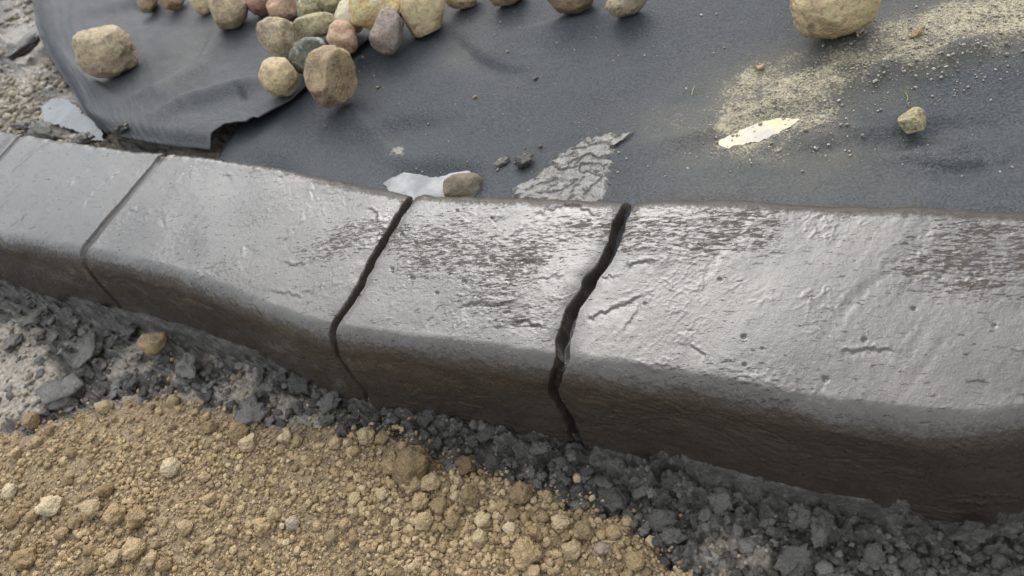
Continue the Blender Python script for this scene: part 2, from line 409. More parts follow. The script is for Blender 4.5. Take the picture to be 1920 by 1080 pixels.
def curb_surface(s, q_, r=.020):
    """s (n,), q_ (m,) metres along the profile measured from the back foot -> positions, attributes"""
    b, f, gg = path(s)
    d = f-b; W = np.linalg.norm(d, axis=1)+.30*r+.003; d /= np.linalg.norm(d, axis=1)[:, None]
    u = np.stack([-d[:, 1], d[:, 0]], 1); b = b-d*.004
    go = np.clip(((gg-b)*d).sum(1)-W, .004, .035); gl = np.clip(((gg-f)*u).sum(1), -.03, .03)
    rb = .013
    L0 = .05; L1 = rb*math.pi/2; L3 = r*math.pi/2
    top = (W-rb-r)[:, None]
    q = q_[None, :]*np.ones((len(s), 1))                     # profile parameter: q_ 0..L0 back, then arc, then top scaled, arc, face
    qa = L0; qb = qa+L1; TOPN = .150; qc = qb+TOPN; qd = qc+L3
    a = np.zeros_like(q); z = np.zeros_like(q)
    k = q < qa; a[k] = 0; z[k] = (H-rb-L0+q)[k]
    k = (q >= qa) & (q < qb); th = (q-qa)/rb; a[k] = (rb-rb*np.cos(th))[k]; z[k] = (H-rb+rb*np.sin(th))[k]
    k = (q >= qb) & (q < qc); tt = (q-qb)/TOPN; a[k] = (rb+tt*top)[k]; z[k] = H
    k = (q >= qc) & (q < qd); th = (q-qc)/r; a[k] = ((W-r)[:, None]+r*np.sin(th))[k]; z[k] = (H-r+r*np.cos(th))[k]
    k = q >= qd; t4 = (q-qd); a[k] = (W[:, None]+go[:, None]*t4/(H-r))[k]; z[k] = (H-r-t4)[k]
    sh = gl[:, None]*(H-z)/H*np.where(q > qb+TOPN*.5, 1, 0)*ss(qc-.01, qd, q)
    x = b[:, None, 0]+d[:, None, 0]*a+u[:, None, 0]*sh
    y = b[:, None, 1]+d[:, None, 1]*a+u[:, None, 1]*sh
    # long soft undulation of edge and face
    S = s[:, None]+0*q
    P = np.stack([x, y, z], -1)
    return P, S, q, (qa, qb, qc, qd)
QMAX = .05+.013*math.pi/2+.150+.020*math.pi/2+(H-.020)+.035

def relief(S, q, P, qs):
    qa, qb, qc, qd = qs
    px, py, w = PR(P)
    toppart = ss(qb-.012, qb+.01, q)*(1-ss(qc, qd, q))
    face = ss(qc+.006, qd+.004, q)
    h = .0020*fbm2(S*9, q*9, 2, 1)+.0003*fbm2(S*28, q*24, 3, 2)
    # slate grain: long low ridges running across the kerb, slightly askew
    a = S+.35*q
    stream = fbm2(a*75, (q-.2*S)*16, 3, 11)
    h += toppart*.00012*(1-np.abs(stream)*3.0)*ss(-.15, .25, fbm2(S*10, q*10, 2, 14))
    # rough zones with little torn scarps; smooth ones hold a film of water
    zone = fbm2(S*8+3, q*10, 2, 21)+.55*np.exp(-((px-1750)/210)**2-((py-480)/85)**2)+.42*np.exp(-((px-1420)/110)**2-((py-440)/70)**2)\
        + .45*np.exp(-((px-1070)/90)**2-((py-410)/50)**2)+.2*np.exp(-((px-840)/140)**2-((py-470)/80)**2)\
        - .5*np.exp(-((px-1700)/300)**2-((py-680)/90)**2)-.35*np.exp(-((px-300)/260)**2-((py-380)/120)**2)-.25*np.exp(-((px-1330)/60)**2-((py-600)/60)**2)
    rough = ss(-.05, .55, zone)*toppart
    a3 = S+.9*q; q3 = q-.22*S
    tn = fbm2(a3*38+.4*fbm2(S*60, q*60, 2, 9), q3*120, 3, 31)*2.2+q3*85
    ter = tn-np.floor(tn); ter = np.where(ter < .88, ter/.88, 1-ss(.88, 1, ter))
    h += rough*.00050*ter*ss(-.02, .22, fbm2(a3*42, q3*115, 3, 33))+rough*.00040*fbm2(a3*120, q3*300, 3, 35)
    h += toppart*(.00010*fbm2((S+.55*q)*46, (q-.2*S)*20, 3, 36)+.00006*fbm2((S+.55*q)*120, (q-.3*S)*60, 3, 39))
    h += toppart*(1-rough)*.00008*fbm2(S*120, q*100, 2, 37)
    h += toppart*ss(-.1, .2, fbm2(S*12, q*12, 2, 41))*.00010*fbm2(S*230, q*190, 2, 43)
    cr = np.abs(fbm2((S+.5*q)*60, (q-.25*S)*34, 3, 45)); cr2 = np.abs(fbm2((S+.5*q)*150, (q-.3*S)*110, 2, 46))
    cm_ = ss(.10, .40, fbm2(S*13+7, q*13, 2, 47)+.1)*toppart
    h += cm_*(.00042*np.exp(-(cr/.03)**2)+.00018*np.exp(-(cr2/.08)**2))
    # face: smeared, a few slate steps
    tf = fbm2(S*22+q*14, q*48-S*10, 3, 51)*2.4; tf = ss(.75, 1, tf-np.floor(tf))-(tf-np.floor(tf))
    h += face*(.0010*tf*ss(0, .25, fbm2(S*10, q*14, 2, 53))+.0010*fbm2(S*34, q*46, 3, 54)+.0022*fbm2(S*11, q*16, 2, 55))
    # edge waviness
    h += .0026*np.exp(-((q-(qc+qd)/2)/.014)**2)*fbm2(S*20, q*18, 2, 61)+.0006*np.exp(-((q-(qc+qd)/2)/.012)**2)*fbm2(S*90, q*160, 3, 62)
    h += .0020*np.exp(-((q-(qa+qb)/2)/.010)**2)*fbm2(S*45, q*10, 3, 63)
    # film of water: level off the lows
    wet = np.zeros_like(h)
    vis = (px > -200) & (px < 2100)
    for pl, hw, dep in SCARS:
        xs = [p[0] for p in pl]; ys = [p[1] for p in pl]
        k = vis & (px > min(xs)-40) & (px < max(xs)+40) & (py > min(ys)-40) & (py < max(ys)+40)
        if not k.any(): continue
        x, y = px[k], py[k]
        x2 = x+7*noise2(x/16, y/16, 71); y2 = y+6*noise2(x/11, y/16, 72)+2.5*noise2(x/5, y/5, 73)
        dd, par, side = seg_dist(x2, y2, pl)
        tp = np.clip(np.minimum(par, len(pl)-1-par)*2.5, 0.15, 1)
        if dep > 0:   # a torn flap: sharp step on one side, slow on the other, lip above
            sg = dd*np.where(side > 0, 1, -1)*(1 if xs[-1] >= xs[0] else -1)
            h[k] -= dep*.36*tp*ss(-hw*.25, hw*.55, sg)*np.exp(-np.maximum(sg, 0)/(hw*3.2))
            h[k] += dep*.15*np.exp(-((sg+hw*.9)/(hw*.9))**2)*tp
        else:
            e = np.exp(-(dd/hw)**2); h[k] += dep*e*tp; wet[k] = np.maximum(wet[k], e*.9)
    for x0, y0, rr in PITS:
        k = (np.abs(px-x0) < 30) & (np.abs(py-y0) < 30)
        if k.any():
            dd = np.hypot(px[k]-x0, (py[k]-y0)*1.15)*(1+.5*noise2(px[k]/7, py[k]/7, 74))
            h[k] -= .0017*np.exp(-(dd/(rr*.65))**3)
    wetz = .7*ss(.16, .40, fbm2(a*16, q*9, 3, 81))*toppart*(1-rough*.7)
    wetz = np.maximum(wetz, toppart*np.exp(-((px-1330)/45)**2-((py-600)/40)**2))
    wet = np.maximum(wet, wetz)
    fl = .0016*fbm2(S*9, q*9, 2, 1)
    h = h*(1-.65*wetz)+fl*.65*wetz
    # the joints
    groove = np.zeros_like(h)
    for k in range(4):
        ds = np.abs(S-SJ[k]-jag(q, k))
        w_ = GW[k]*(1+.30*noise2(q*55, q*0+k, 91)*(k > 1))+.0006*fbm2(S*160, q*120, 2, 92+k)*(k > 1)
        if k > 1: w_ = w_*(1+.35*ss(qc, qb, q)*(k == 2)*.0)
        fc = ss(qc+.004, qd+.012, q)
        if k == 0 or k == 1: w_ = w_*(1-.65*fc); dep = GD[k]*(1-.15*fc)
        elif k == 2: w_ = w_*(1-.50*fc); dep = GD[k]*(1-.65*fc)
        else: w_ = w_*(1-.18*fc); dep = GD[k]*(1-.30*fc)
        edge = .0018 if k > 1 else .0022
        gg = 1-ss(w_-edge*.2, w_+edge, ds)
        rag = 1 if k < 2 else (1+.10*fbm2(S*90, q*60, 2, 95))
        h = h*(1-gg)-dep*gg*rag
        if k > 1: h -= .0026*np.exp(-(ds/.010)**2)*(1-gg)
        groove = np.maximum(groove, gg)
        wet = wet*(1-gg)
    matte = np.exp(-((q-(qa+qb)/2-.003)/.0110)**2)*ss(SJ[1]+.02, SJ[2], S)*1.15+np.exp(-((q-(qa+qb)/2)/.006)**2)*.4  # gloss taken off rims and front shoulder, standing in for darker reflections
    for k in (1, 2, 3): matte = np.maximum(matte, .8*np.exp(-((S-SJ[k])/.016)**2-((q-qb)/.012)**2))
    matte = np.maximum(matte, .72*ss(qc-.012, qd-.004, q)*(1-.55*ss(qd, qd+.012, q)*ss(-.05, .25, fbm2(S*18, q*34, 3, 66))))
    return h, wet, groove, rough*(1-groove), matte

def s_samples(s0, s1, base):
    pts = [s0]
    while pts[-1] < s1:
        s = pts[-1]
        b = path(np.array([s]))[0][0]; dist = math.hypot(b[0], b[1])
        st = base*max(1, dist/.62)
        dj = min(abs(s-x) for x in SJ)
        if dj < .016: st = min(st, .0006*max(1, dist/.9))
        pts.append(s+st)
    pts[-1] = s1
    return np.array(pts)
root = empty('concrete_kerb', (float(mid[9][0]), float(mid[9][1]), 0), category='kerb', kind='thing',
             label='wet grey stamped concrete kerb cut by cross joints, running between black fabric and mud')
root_inv = Matrix.Translation(-Vector(root.location))
bounds = [0.0]+SJ+[float(SK[-1])]
BL = ['far left kerb block with a silvery wet top, cut off by the frame', 'kerb block between the two shallow smooth joints', 'longest kerb block, from the shallow joint to the first open crack',
      'short kerb block between the two open cracks', 'nearest kerb block, broad and pocked with puddled water']
for i in range(5):
    s = s_samples(bounds[i], bounds[i+1], .00095 if i else .0026)
    near = 1.0 if i >= 3 else (1.5 if i == 2 else 2.6)
    q = np.unique(np.concatenate([np.linspace(0, .04, 8), np.linspace(.04, .05+.013*math.pi/2, 20)[:-1], np.arange(.05+.013*math.pi/2, QMAX, .00085*near), [QMAX]]))
    P, S, Q, qs = curb_surface(s, q)
    h, wet, gro, rou, mat_ = relief(S, Q, P, qs)
    du = np.gradient(P, axis=0); dq = np.gradient(P, axis=1)
    N = np.cross(dq, du); N /= np.linalg.norm(N, axis=-1)[..., None]+1e-12
    if N[N.shape[0]//2, N.shape[1]//2, 2] < 0: N = -N
    P = P+N*h[..., None]
    P = P-np.array(root.location)
    me = mesh_from('kerb_block', P.reshape(-1, 3), grid_faces(len(s), len(q)))
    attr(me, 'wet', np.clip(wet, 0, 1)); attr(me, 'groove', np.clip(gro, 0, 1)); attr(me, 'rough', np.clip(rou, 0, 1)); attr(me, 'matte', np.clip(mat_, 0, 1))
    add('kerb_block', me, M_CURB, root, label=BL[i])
    print('block', i, P.shape)

# ------------------------------------------------------------------ ground: one sheet to the horizon
sp = np.linspace(0, SK[-1], 130)
bp, fp, gp = path(sp)
FOOT = gp; BACK = bp
far_ext_l = gp[0]+(gp[0]-gp[1])/np.linalg.norm(gp[0]-gp[1])*80; far_ext_r = gp[-1]+(gp[-1]-gp[-2])/np.linalg.norm(gp[-1]-gp[-2])*80
FOOTX = np.vstack([far_ext_l, gp, far_ext_r])
SOILPX = [(-700, 900), (0, 815), (90, 790), (150, 768), (300, 742), (400, 765), (520, 798), (640, 800), (745, 815), (830, 865), (915, 890), (1050, 935), (1170, 985), (1240, 1040), (1300, 1090), (1400, 1300)]
SOILW = np.array([U(*p, .004)[:2] for p in SOILPX])
GCUTS = [([(1088, 795), (1101, 830), (1092, 862), (1074, 898)], 12, .010), ([(714, 715), (712, 742), (706, 765)], 7, .006), ([(822, 748), (880, 770), (900, 772)], 9, .016)]
def ground(x, y):
    """height and masks of the ground at world points"""
    d, par, side = seg_dist(x, y, FOOTX)
    df = np.where(side < 0, d, -d)                       # positive in front of the kerb foot
    px, py, w = PR(np.stack([x, y, 0*x], -1))
    infr = w > .05
    far = ss(1.5, 4, np.hypot(x, y))
    ds, ps, sside = seg_dist(x, y, SOILW)
    sd_ = np.where(sside < 0, ds, -ds)+.012*fbm2(x*26, y*26, 2, 101)+.010*fbm2(x*70, y*70, 3, 102)
    soil = ss(-.006, .008, sd_)*(df > -.02)
    pale = ss(.35, .6, np.exp(-((px-10)/110)**2-((py-700)/110)**2)+.3*fbm2(x*25, y*25, 3, 103))*(df > 0)*(w > .1)*(1-soil)
    pale = np.maximum(pale, .75*ss(.5, .8, np.exp(-((px-1370)/110)**2-((py-1040)/55)**2)+.35*fbm2(x*40, y*40, 3, 104))*(df > 0)*(w > .1)*(1-soil))
    pale = np.maximum(pale, .75*ss(-.05, .2, fbm2(x*26, y*26, 3, 105))*(px < 640)*(px > 200)*(py > 640)*(1-soil)*(df > 0.02)*(w > .1))
    # mud: cracked clods, smooth smeared strips beside the foot
    wx = x+.010*fbm2(x*55, y*55, 4, 110, .6); wy = y+.010*fbm2(x*55, y*55, 4, 111, .6)
    c1, e1 = cells(wx*62, wy*62, 1, .9); c2, e2 = cells(wx*130+3, wy*130, 2, .9); c3, e3 = cells(wx*27, wy*27, 3, .8)
    along = x
    rough = .22+.78*ss(.004, .018, df+.022*fbm2(x*22, y*22, 3, 112))
    bl1 = np.abs(fbm2(wx*34, wy*34, 2, 106)); bl2 = np.abs(fbm2(wx*78, wy*78, 2, 107)); bl3 = np.abs(fbm2(wx*170, wy*170, 2, 108))
    zm = (.030*np.minimum(bl1, .34)+.016*np.minimum(bl2, .36)+.0065*np.minimum(bl3, .4)-.0085+.0022*c1*np.clip(e1*4, 0, 1)-.0030*(1-np.clip(e1*6, 0, 1)))*rough
    zm += .0020*fbm2(wx*110, wy*110, 4, 109, .65)*rough
    zm += .0012*fbm2(x*12, df*260, 3, 117)*(1-rough)+.0008*fbm2(x*180, y*180, 3, 119)
    zm += .0030*fbm2(x*50, y*50, 4, 113)*(.35+.65*rough)+.004*fbm2(x*9, y*9, 2, 114)
    # toe ledges: two troweled steps parallel to the foot
    led = (.011+.006*ss(-.15, .02, x))*(1-ss(.008, .0105, df+.003*fbm2(x*30, y*30, 2, 115)))+.006*(1-ss(.026, .029, df+.006*fbm2(x*22, y*22, 3, 116)))
    strip2 = np.exp(-((df-.050-.010*fbm2(x*7, y*7, 2, 118))/.007)**2)*ss(-.10, .05, x)
    zm = zm*(1-.8*strip2)+.005*strip2+led-.002-.006*ss(.05, .12, df)
    zs = .004+.006*ss(0, .06, sd_)+.0045*fbm2(x*14, y*14, 3, 121)+.0028*fbm2(x*75, y*75, 4, 122)+.0018*fbm2(x*300, y*300, 2, 123)
    zp = .0005+.004*fbm2(x*60, y*60, 4, 131)+.0022*fbm2(x*230, y*230, 2, 132)
    for pl, hw, dep in GCUTS:
        k = (np.abs(px-pl[0][0]) < 90) & (np.abs(py-pl[0][1]-40) < 120) & infr
        if np.any(k):
            dd, _, _ = seg_dist(px[k]+5*noise2(px[k]/16, py[k]/16, 7), py[k], pl); zm[k] = zm[k]*(1-.7*np.exp(-(dd/(hw*1.6))**2))-dep*np.exp(-(dd/hw)**4)
    z = zm*(1-soil)*(1-pale)+zs*soil+(zp*pale)*(1-soil)
    # behind: the bed, higher; it is bare only at the far left
    bk = ss(.02, .05, -df)
    cc1, ee1 = cells(x*26, y*26, 5, .7); cc2, ee2 = cells(x*60, y*60, 6, .7)
    zbk = ZB-.014+.022*np.abs(fbm2(x*22+.5*fbm2(x*30, y*30, 3, 145), y*22, 3, 143))+.012*np.abs(fbm2(x*60, y*60, 3, 144))+.007*fbm2(x*14, y*14, 4, 141)
    under = ss(.075, .03, -df)          # ground right behind the kerb is out of sight
    z = z*(1-bk)+zbk*bk
    damp = 1-far*.9
    mudm = (1-soil)*(1-pale)
    palebk = .8*bk*ss(-.12, .18, fbm2(x*6, y*6, 3, 142)+.10)
    pale = pale*(1-bk)+palebk; soil = soil*(1-bk)
    d0 = np.hypot(px-45, (py-85)); dk = np.exp(-(np.hypot((px-40)/45, (py-90)/55))**4)*bk
    pale = pale*(1-dk); z = z+.012*dk
    dk2 = bk*ss(.16, .10, -df)*(w > .1); pale = pale*(1-.8*dk2)
    # the front settles far away
    hole = np.exp(-(np.hypot((px-440)/50, (py-262)/30))**4)*bk; z = z-.02*hole; pale = pale*(1-hole)
    z = np.where(df > 0, z*(1-far)+.006*fbm2(x*.7, y*.7, 3, 151)*far, z*(1-far)+(ZB-.05)*far)
    soil = np.where(far > .5, np.where(df > 0, 1, soil), soil)
    rr_ = np.hypot(x, y); rise = np.clip(rr_-12, 0, 55)
    z = z+.34*rise*(1+.25*noise2(x*.05, y*.05, 161))  # unseen ring of hills, added to darken reflections on the kerb
    soil = soil*(1-ss(10, 14, rr_)); pale = pale*(1-ss(10, 14, rr_))
    return z, soil, pale, df, px, py
def axis(lo, hi, c, st0, rate, out):
    r = [0.0]
    v = c
    pts = [c]
    while v < hi: v += st0*max(1, (abs(v-c)/.42)**1.15*rate); pts.append(v)
    v = c
    while v > lo: v -= st0*max(1, (abs(v-c)/.42)**1.15*rate); pts.append(v)
    gstep = .08; v = max(pts)
    while v < out: v += gstep; gstep = min(gstep*1.4, 4 if v < 80 else 80); pts.append(v)
    gstep = .08; v = min(pts)
    while v > -out: v -= gstep; gstep = min(gstep*1.4, 4 if v > -80 else 80); pts.append(v)
    return np.unique(np.array(pts))
gx = axis(-2.3, 0.5, -.12, .00135, 3.3, 400); gy = np.concatenate([gg_ for gg_ in [axis(-.25, .40, .13, .00135, 3.0, 400)]])
print(len(gx), len(gy))
X, Y = np.meshgrid(gx, gy, indexing='ij')
Z, so, pa, df, px, py = ground(X, Y)
_G = (Z, so, pa, df)
def gsample(x, y):
    x = np.atleast_1d(x); y = np.atleast_1d(y)
    i = np.clip(np.searchsorted(gx, x)-1, 0, len(gx)-2); j = np.clip(np.searchsorted(gy, y)-1, 0, len(gy)-2)
    u = (x-gx[i])/(gx[i+1]-gx[i]); v = (y-gy[j])/(gy[j+1]-gy[j])
    return [A[i, j]*(1-u)*(1-v)+A[i+1, j]*u*(1-v)+A[i, j+1]*(1-u)*v+A[i+1, j+1]*u*v for A in _G]
me = mesh_from('ground', np.stack([X, Y, Z], -1).reshape(-1, 3), grid_faces(len(gx), len(gy))[:, ::-1] if False else grid_faces(len(gx), len(gy)))
attr(me, 'soil', so); attr(me, 'pale', pa); attr(me, 'added_hills', ss(11, 14, np.hypot(X, Y)))  # last mask: the added dark hills
add('ground', me, M_GROUND, kind='structure')
print('ground', X.shape, 'tris', X.size*2)

# ------------------------------------------------------------------ fabric sheets
def polyline_at(pl, n):
    pl = np.array(pl, float); d = np.concatenate([[0], np.cumsum(np.linalg.norm(np.diff(pl, axis=0), axis=1))])
    t = np.linspace(0, d[-1], n); return np.stack([np.interp(t, d, pl[:, i]) for i in range(pl.shape[1])], 1)
def coons(bot, top, lef, rig, n, m):
    """bot/top left->right, lef/rig bottom->top, world xy"""
    b, t, l, r = polyline_at(bot, n), polyline_at(top, n), polyline_at(lef, m), polyline_at(rig, m)
    u = np.linspace(0, 1, n)[:, None, None]; v = np.linspace(0, 1, m)[None, :, None]
    return (1-v)*b[:, None]+v*t[:, None]+(1-u)*l[None]+u*r[None]-((1-u)*(1-v)*b[0]+u*(1-v)*b[-1]+(1-u)*v*t[0]+u*v*t[-1])
FOLDS = [ # polyline px, half width px, height m, one sided?
    ([(1180, 300), (1330, 262), (1450, 215), (1600, 165), (1760, 130), (1960, 60)], 26, .0045),
    ([(640, 200), (720, 270), (790, 330)], 28, .0030), ([(830, 60), (900, 130), (1010, 165)], 30, -.0035), ([(930, 85), (1080, 60), (1230, 30)], 24, .0035),
    ([(1280, 330), (1500, 300), (1700, 265), (1930, 235)], 40, -.0030), ([(1500, 345), (1750, 300), (1930, 300)], 30, .0030),
    ([(250, 215), (330, 190), (400, 150), (430, 60)], 22, .006), ([(150, 60), (260, 30), (380, 70)], 26, -.004), ([(300, 250), (380, 215), (480, 190), (540, 165)], 16, .006),
    ([(130, 120), (200, 180), (260, 230)], 18, .004), ([(470, 195), (485, 225)], 8, -.005), ([(1640, 330), (1800, 345), (1930, 330)], 22, -.0025), ([(640, 300), (760, 250), (900, 240)], 34, -.003),
]
def fabric_z(x, y, seed):
    px, py, w = PR(np.stack([x, y, 0*x+ZB], -1))
    z = .0045*fbm2(x*6, y*6, 2, seed)+.0014*fbm2(x*24, y*17, 3, seed+3)
    wr = fbm2(x*22+y*9, y*42-x*9, 3, seed+7)
    right = ss(1050, 1400, px)*ss(180, 280, py)
    z += (.0003+.0011*right)*(np.abs(wr)*-2.5+.6)
    z += right*.0010*fbm2(x*120, y*150, 3, seed+9)
    for pl, hw, hh in FOLDS:
        k = (w > .1) & (px > -300) & (px < 2200)
        dd, par, side = seg_dist(px[k], py[k], pl)
        tp = np.clip(np.minimum(par, len(pl)-1-par)*1.2, 0, 1)
        e = np.where(side > 0, np.exp(-(dd/hw)**2), np.exp(-(dd/(hw*.45))**2))
        z[k] += 2.3*hh*e*tp
    return z, px, py, w
def Wp(p, z=ZB): return U(p[0], p[1], z)[:2]
# main sheet
bl = [Wp(p)+np.array([.008, -.045 if p[0] < 1150 else -.070])*min(1, max(0, (p[0]-700)/200)) for p in [(400, 365), (455, 365), (640, 385), (722, 400), (745, 400), (790, 405), (830, 410), (930, 420), (1000, 425), (1100, 430), (1190, 435), (1350, 440), (1600, 452), (1920, 470), (2200, 510)]]
tl = [Wp(p) for p in [(240, -260), (900, -260), (1700, -260), (2500, -260)]]
ll = [Wp(p) for p in [(400, 365), (415, 320), (436, 285), (450, 262), (456, 235), (452, 195), (446, 120), (440, 60), (300, 0), (240, -260)]]
rl = [bl[-1]]+[Wp(p) for p in [(2300, 300), (2350, 100), (2500, -260)]]
XY = coons(bl, tl, ll, rl, 480, 230)
pn, qn, _w = PR(np.concatenate([XY[:, :1], np.full((480, 1, 1), ZB)], -1)); nrm = Wp((525, 250))-Wp((525, 350)); nrm /= np.linalg.norm(nrm)
XY = XY+(.036*np.exp(-((pn-518)/40)**4))[..., None]*np.exp(-np.linspace(0, 1, 230)/.035)[None, :, None]*nrm
x, y = XY[..., 0], XY[..., 1]
zf, px, py, w = fabric_z(x, y, 201)
z = ZB+.010+zf
db, _, sd2 = seg_dist(x, y, BACK)
z += (.006+.008*ss(1150, 1350, px))*ss(.10, .0, db)                       # rides up towards the kerb
z -= .012*np.exp(-((px-515)/55)**2)*ss(.045, .0, db)   # sags away, leaving a gap
z -= .010*np.exp(-((px-330)/120)**2)*ss(.09, .0, db)
z -= .011*np.exp(-((px-822)/88)**4-((py-362)/38)**4)
z = z+ss(.035, .004, db)*ss(1250, 1450, px)*np.maximum(H-.005-z, 0)
z = np.minimum(z, np.where((sd2 < 0) & (db > .010), H-.016, H-.0045+.25*np.maximum(db-.02, 0)-.3*np.maximum(.004-db, 0)))
z -= .008*np.exp(-((px-1415)/110)**2-((py-245-(1415-px)*.28)/28)**2)   # hollow under the puddle
dust = np.zeros_like(z)
dust += 1.0*np.exp(-(np.abs(py-(95+(1760-px)*.33))/78)**2)*ss(1230, 1520, px)
dust += .9*np.exp(-(np.abs(py-(60+(1760-px)*.30))/60)**2)*ss(1560, 1750, px)
dust += 1.0*np.exp(-((px-1430)/160)**2-((py-245)/66)**2)
dust += .55*np.exp(-((px-1400)/90)**2-((py-150)/50)**2)+.42*np.exp(-((px-865)/42)**2-((py-118)/34)**2)+.25*np.exp(-((px-900)/60)**2-((py-55)/30)**2)
dust += .35*np.exp(-((px-1230)/90)**2-((py-250)/30)**2)+.30*ss(1150, 1400, px)*ss(250, 320, py)
dust += .45*np.exp(-((px-745)/14)**2-((py-285)/14)**2)
dust *= 1-ss(0, 22, py-(130+(1920-px)*.15)-0)*ss(1690, 1760, px)*.8
dust = np.clip(dust*(.80+.75*fbm2(x*22, y*22, 4, 221)), 0, 1.0)
wetm = np.clip(ss(1120, 1350, px)*ss(150, 260, py)+.5*ss(.05, .0, db), 0, 1)
me = mesh_from('fabric_sheet', np.stack([x, y, z], -1).reshape(-1, 3), grid_faces(480, 230))
attr(me, 'dust', dust); attr(me, 'wet', wetm)
fabB = add('fabric_sheet', me, M_FAB, category='landscape fabric', kind='thing', label='wide black landscape fabric sheet with pale sand washed over its right side')
FXY = (x, y, z)
# overlapping left sheet
bA = [Wp(p, ZB+.012) for p in [(196, 246), (235, 262), (300, 272), (350, 280), (398, 287)]]
tA = [Wp(p, ZB+.012) for p in [(30, -260), (400, -260), (1060, -260)]]
lA = [Wp(p, ZB+.012) for p in [(196, 246), (160, 215), (135, 170), (105, 125), (80, 85), (66, 45), (58, 10), (48, -60), (30, -260)]]
rA = [Wp(p, ZB+.020) for p in [(398, 287), (408, 266), (432, 248), (470, 240), (505, 215), (545, 188), (575, 160), (640, 110), (740, 30), (1060, -260)]]
XY = coons(bA, tA, lA, rA, 150, 190)
x, y = XY[..., 0], XY[..., 1]
zf, px, py, w = fabric_z(x, y, 231)
u_ = np.linspace(0, 1, 150)[:, None]*np.ones((1, 190)); v_ = np.ones((150, 1))*np.linspace(0, 1, 190)[None]
z = ZB+.021+zf
z += .010*np.exp(-((u_-1)/.25)**2)*np.exp(-((v_-.05)/.16)**2)+.006*np.exp(-((v_)/.10)**2)
z -= .014*np.exp(-(u_/.07)**2)+.004*np.exp(-((1-u_)/.05)**2)*(v_ > .12)
z -= .010*np.exp(-(v_/.018)**2)
z = z+.0007*noise2(u_*30, v_*40, 5)
dust = .30*np.exp(-((px-370-(150-py)*.15)/38)**2-((py-130)/75)**2)+.10+.2*np.exp(-((px-340)/20)**2-((py-190)/20)**2)
me = mesh_from('fabric_sheet', np.stack([x, y, z], -1).reshape(-1, 3), grid_faces(150, 190))
attr(me, 'dust', dust); attr(me, 'wet', .3*np.ones_like(z))
fabA = add('fabric_sheet', me, M_FAB, category='landscape fabric', kind='thing', label='torn flap of black landscape fabric overlapping at the left, its edge lifted off the kerb')
for o in (fabA, fabB):
    md = o.modifiers.new('thickness', 'SOLIDIFY'); md.thickness = .0016; md.offset = -1

# sampler for heights on the fabric (main sheet), by nearest vertex on a coarse set
fx, fy, fz = (a[::2, ::2].ravel() for a in FXY)
ax_, ay_, az_ = x[::2, ::2].ravel(), y[::2, ::2].ravel(), z[::2, ::2].ravel()
def bed_z(xx, yy):
    i = np.argmin((fx-xx)**2+(fy-yy)**2); d1 = math.hypot(fx[i]-xx, fy[i]-yy)
    j = np.argmin((ax_-xx)**2+(ay_-yy)**2); d2 = math.hypot(ax_[j]-xx, ay_[j]-yy)
    r = fz[i] if d1 < .02 else ZB
    if d2 < .012: r = max(r, az_[j])
    return r

# ------------------------------------------------------------------ stones
import bmesh
def ico(level):
    bm = bmesh.new(); bmesh.ops.create_icosphere(bm, subdivisions=level, radius=1)
    V = np.array([v.co[:] for v in bm.verts]); F = np.array([[v.index for v in f.verts] for f in bm.faces]); bm.free()
    return V, F
ICO = {k: ico(k) for k in (1, 2, 3, 4, 5)}
def stone_shape(level, seed, facets=4, cut=.80, bumpy=.10, pebble=.016, power=2.4, billow=0):
    V, F = ICO[level]; V = V.copy(); r = np.random.default_rng(seed)
    V /= (np.abs(V)**power).sum(1)[:, None]**(1/power)
    n = V/np.linalg.norm(V, axis=1)[:, None]
    V *= (1+bumpy*fbm3(n*1.3, 2, seed)*1.6)[:, None]
    for k in range(facets):
        d = r.normal(size=3); d /= np.linalg.norm(d); c = cut+r.uniform(-.08, .12)
        e = V@d-c; V -= np.where(e > 0, e*.82, 0)[:, None]*d
    V *= (1+pebble*fbm3(n*4.5, 4, seed+9)*2.6+pebble*.8*noise3(n*11, seed+3)+pebble*.5*noise3(n*21, seed+4))[:, None]
    if billow: V *= (1+billow*(np.minimum(np.abs(noise3(n*2.2+.4*fbm3(n*3, 2, seed)[:, None], seed+7)), .5)+.5*np.minimum(np.abs(noise3(n*5, seed+8)), .5)))[:, None]
    V -= (V.max(0)+V.min(0))/2; V /= np.abs(V).max(0)
    return V, F
ST_M = dict(
    tan=mat_stone('stone_tan', (.17, .13, .085), (.28, .22, .145), (.36, .29, .19), (.20, .13, .09)),
    grey=mat_stone('stone_grey_tan', (.13, .11, .085), (.235, .20, .15), (.32, .27, .19), (.26, .15, .11), .7),
    olive=mat_stone('stone_olive', (.12, .11, .075), (.215, .20, .135), (.31, .29, .20), (.40, .37, .22), 1.2, .35),
    red=mat_stone('stone_red', (.085, .05, .043), (.15, .088, .075), (.21, .13, .11), (.09, .055, .05)),
    pink=mat_stone('stone_pink', (.19, .12, .09), (.29, .19, .145), (.36, .26, .19), (.16, .11, .08)),
    green=mat_stone('stone_dark_green', (.032, .036, .032), (.062, .068, .058), (.12, .12, .085), (.38, .37, .31), 1.6, .8, .5),
    yellow=mat_stone('stone_yellow', (.26, .17, .08), (.40, .28, .14), (.52, .41, .24), (.60, .52, .36), 1.4, .6),
    purple=mat_stone('stone_purple', (.095, .08, .078), (.165, .14, .135), (.23, .20, .19), (.30, .26, .21), 1.3, .45),
    pale=mat_stone('stone_pale_green', (.20, .19, .14), (.31, .30, .23), (.40, .39, .31), (.16, .15, .12), 1, .3),
    dark=mat_stone('stone_brown', (.085, .065, .045), (.16, .125, .085), (.23, .18, .12), (.10, .07, .05)),
    mud=mat_stone('stone_muddy', (.065, .056, .045), (.10, .088, .07), (.15, .13, .10), None),
)
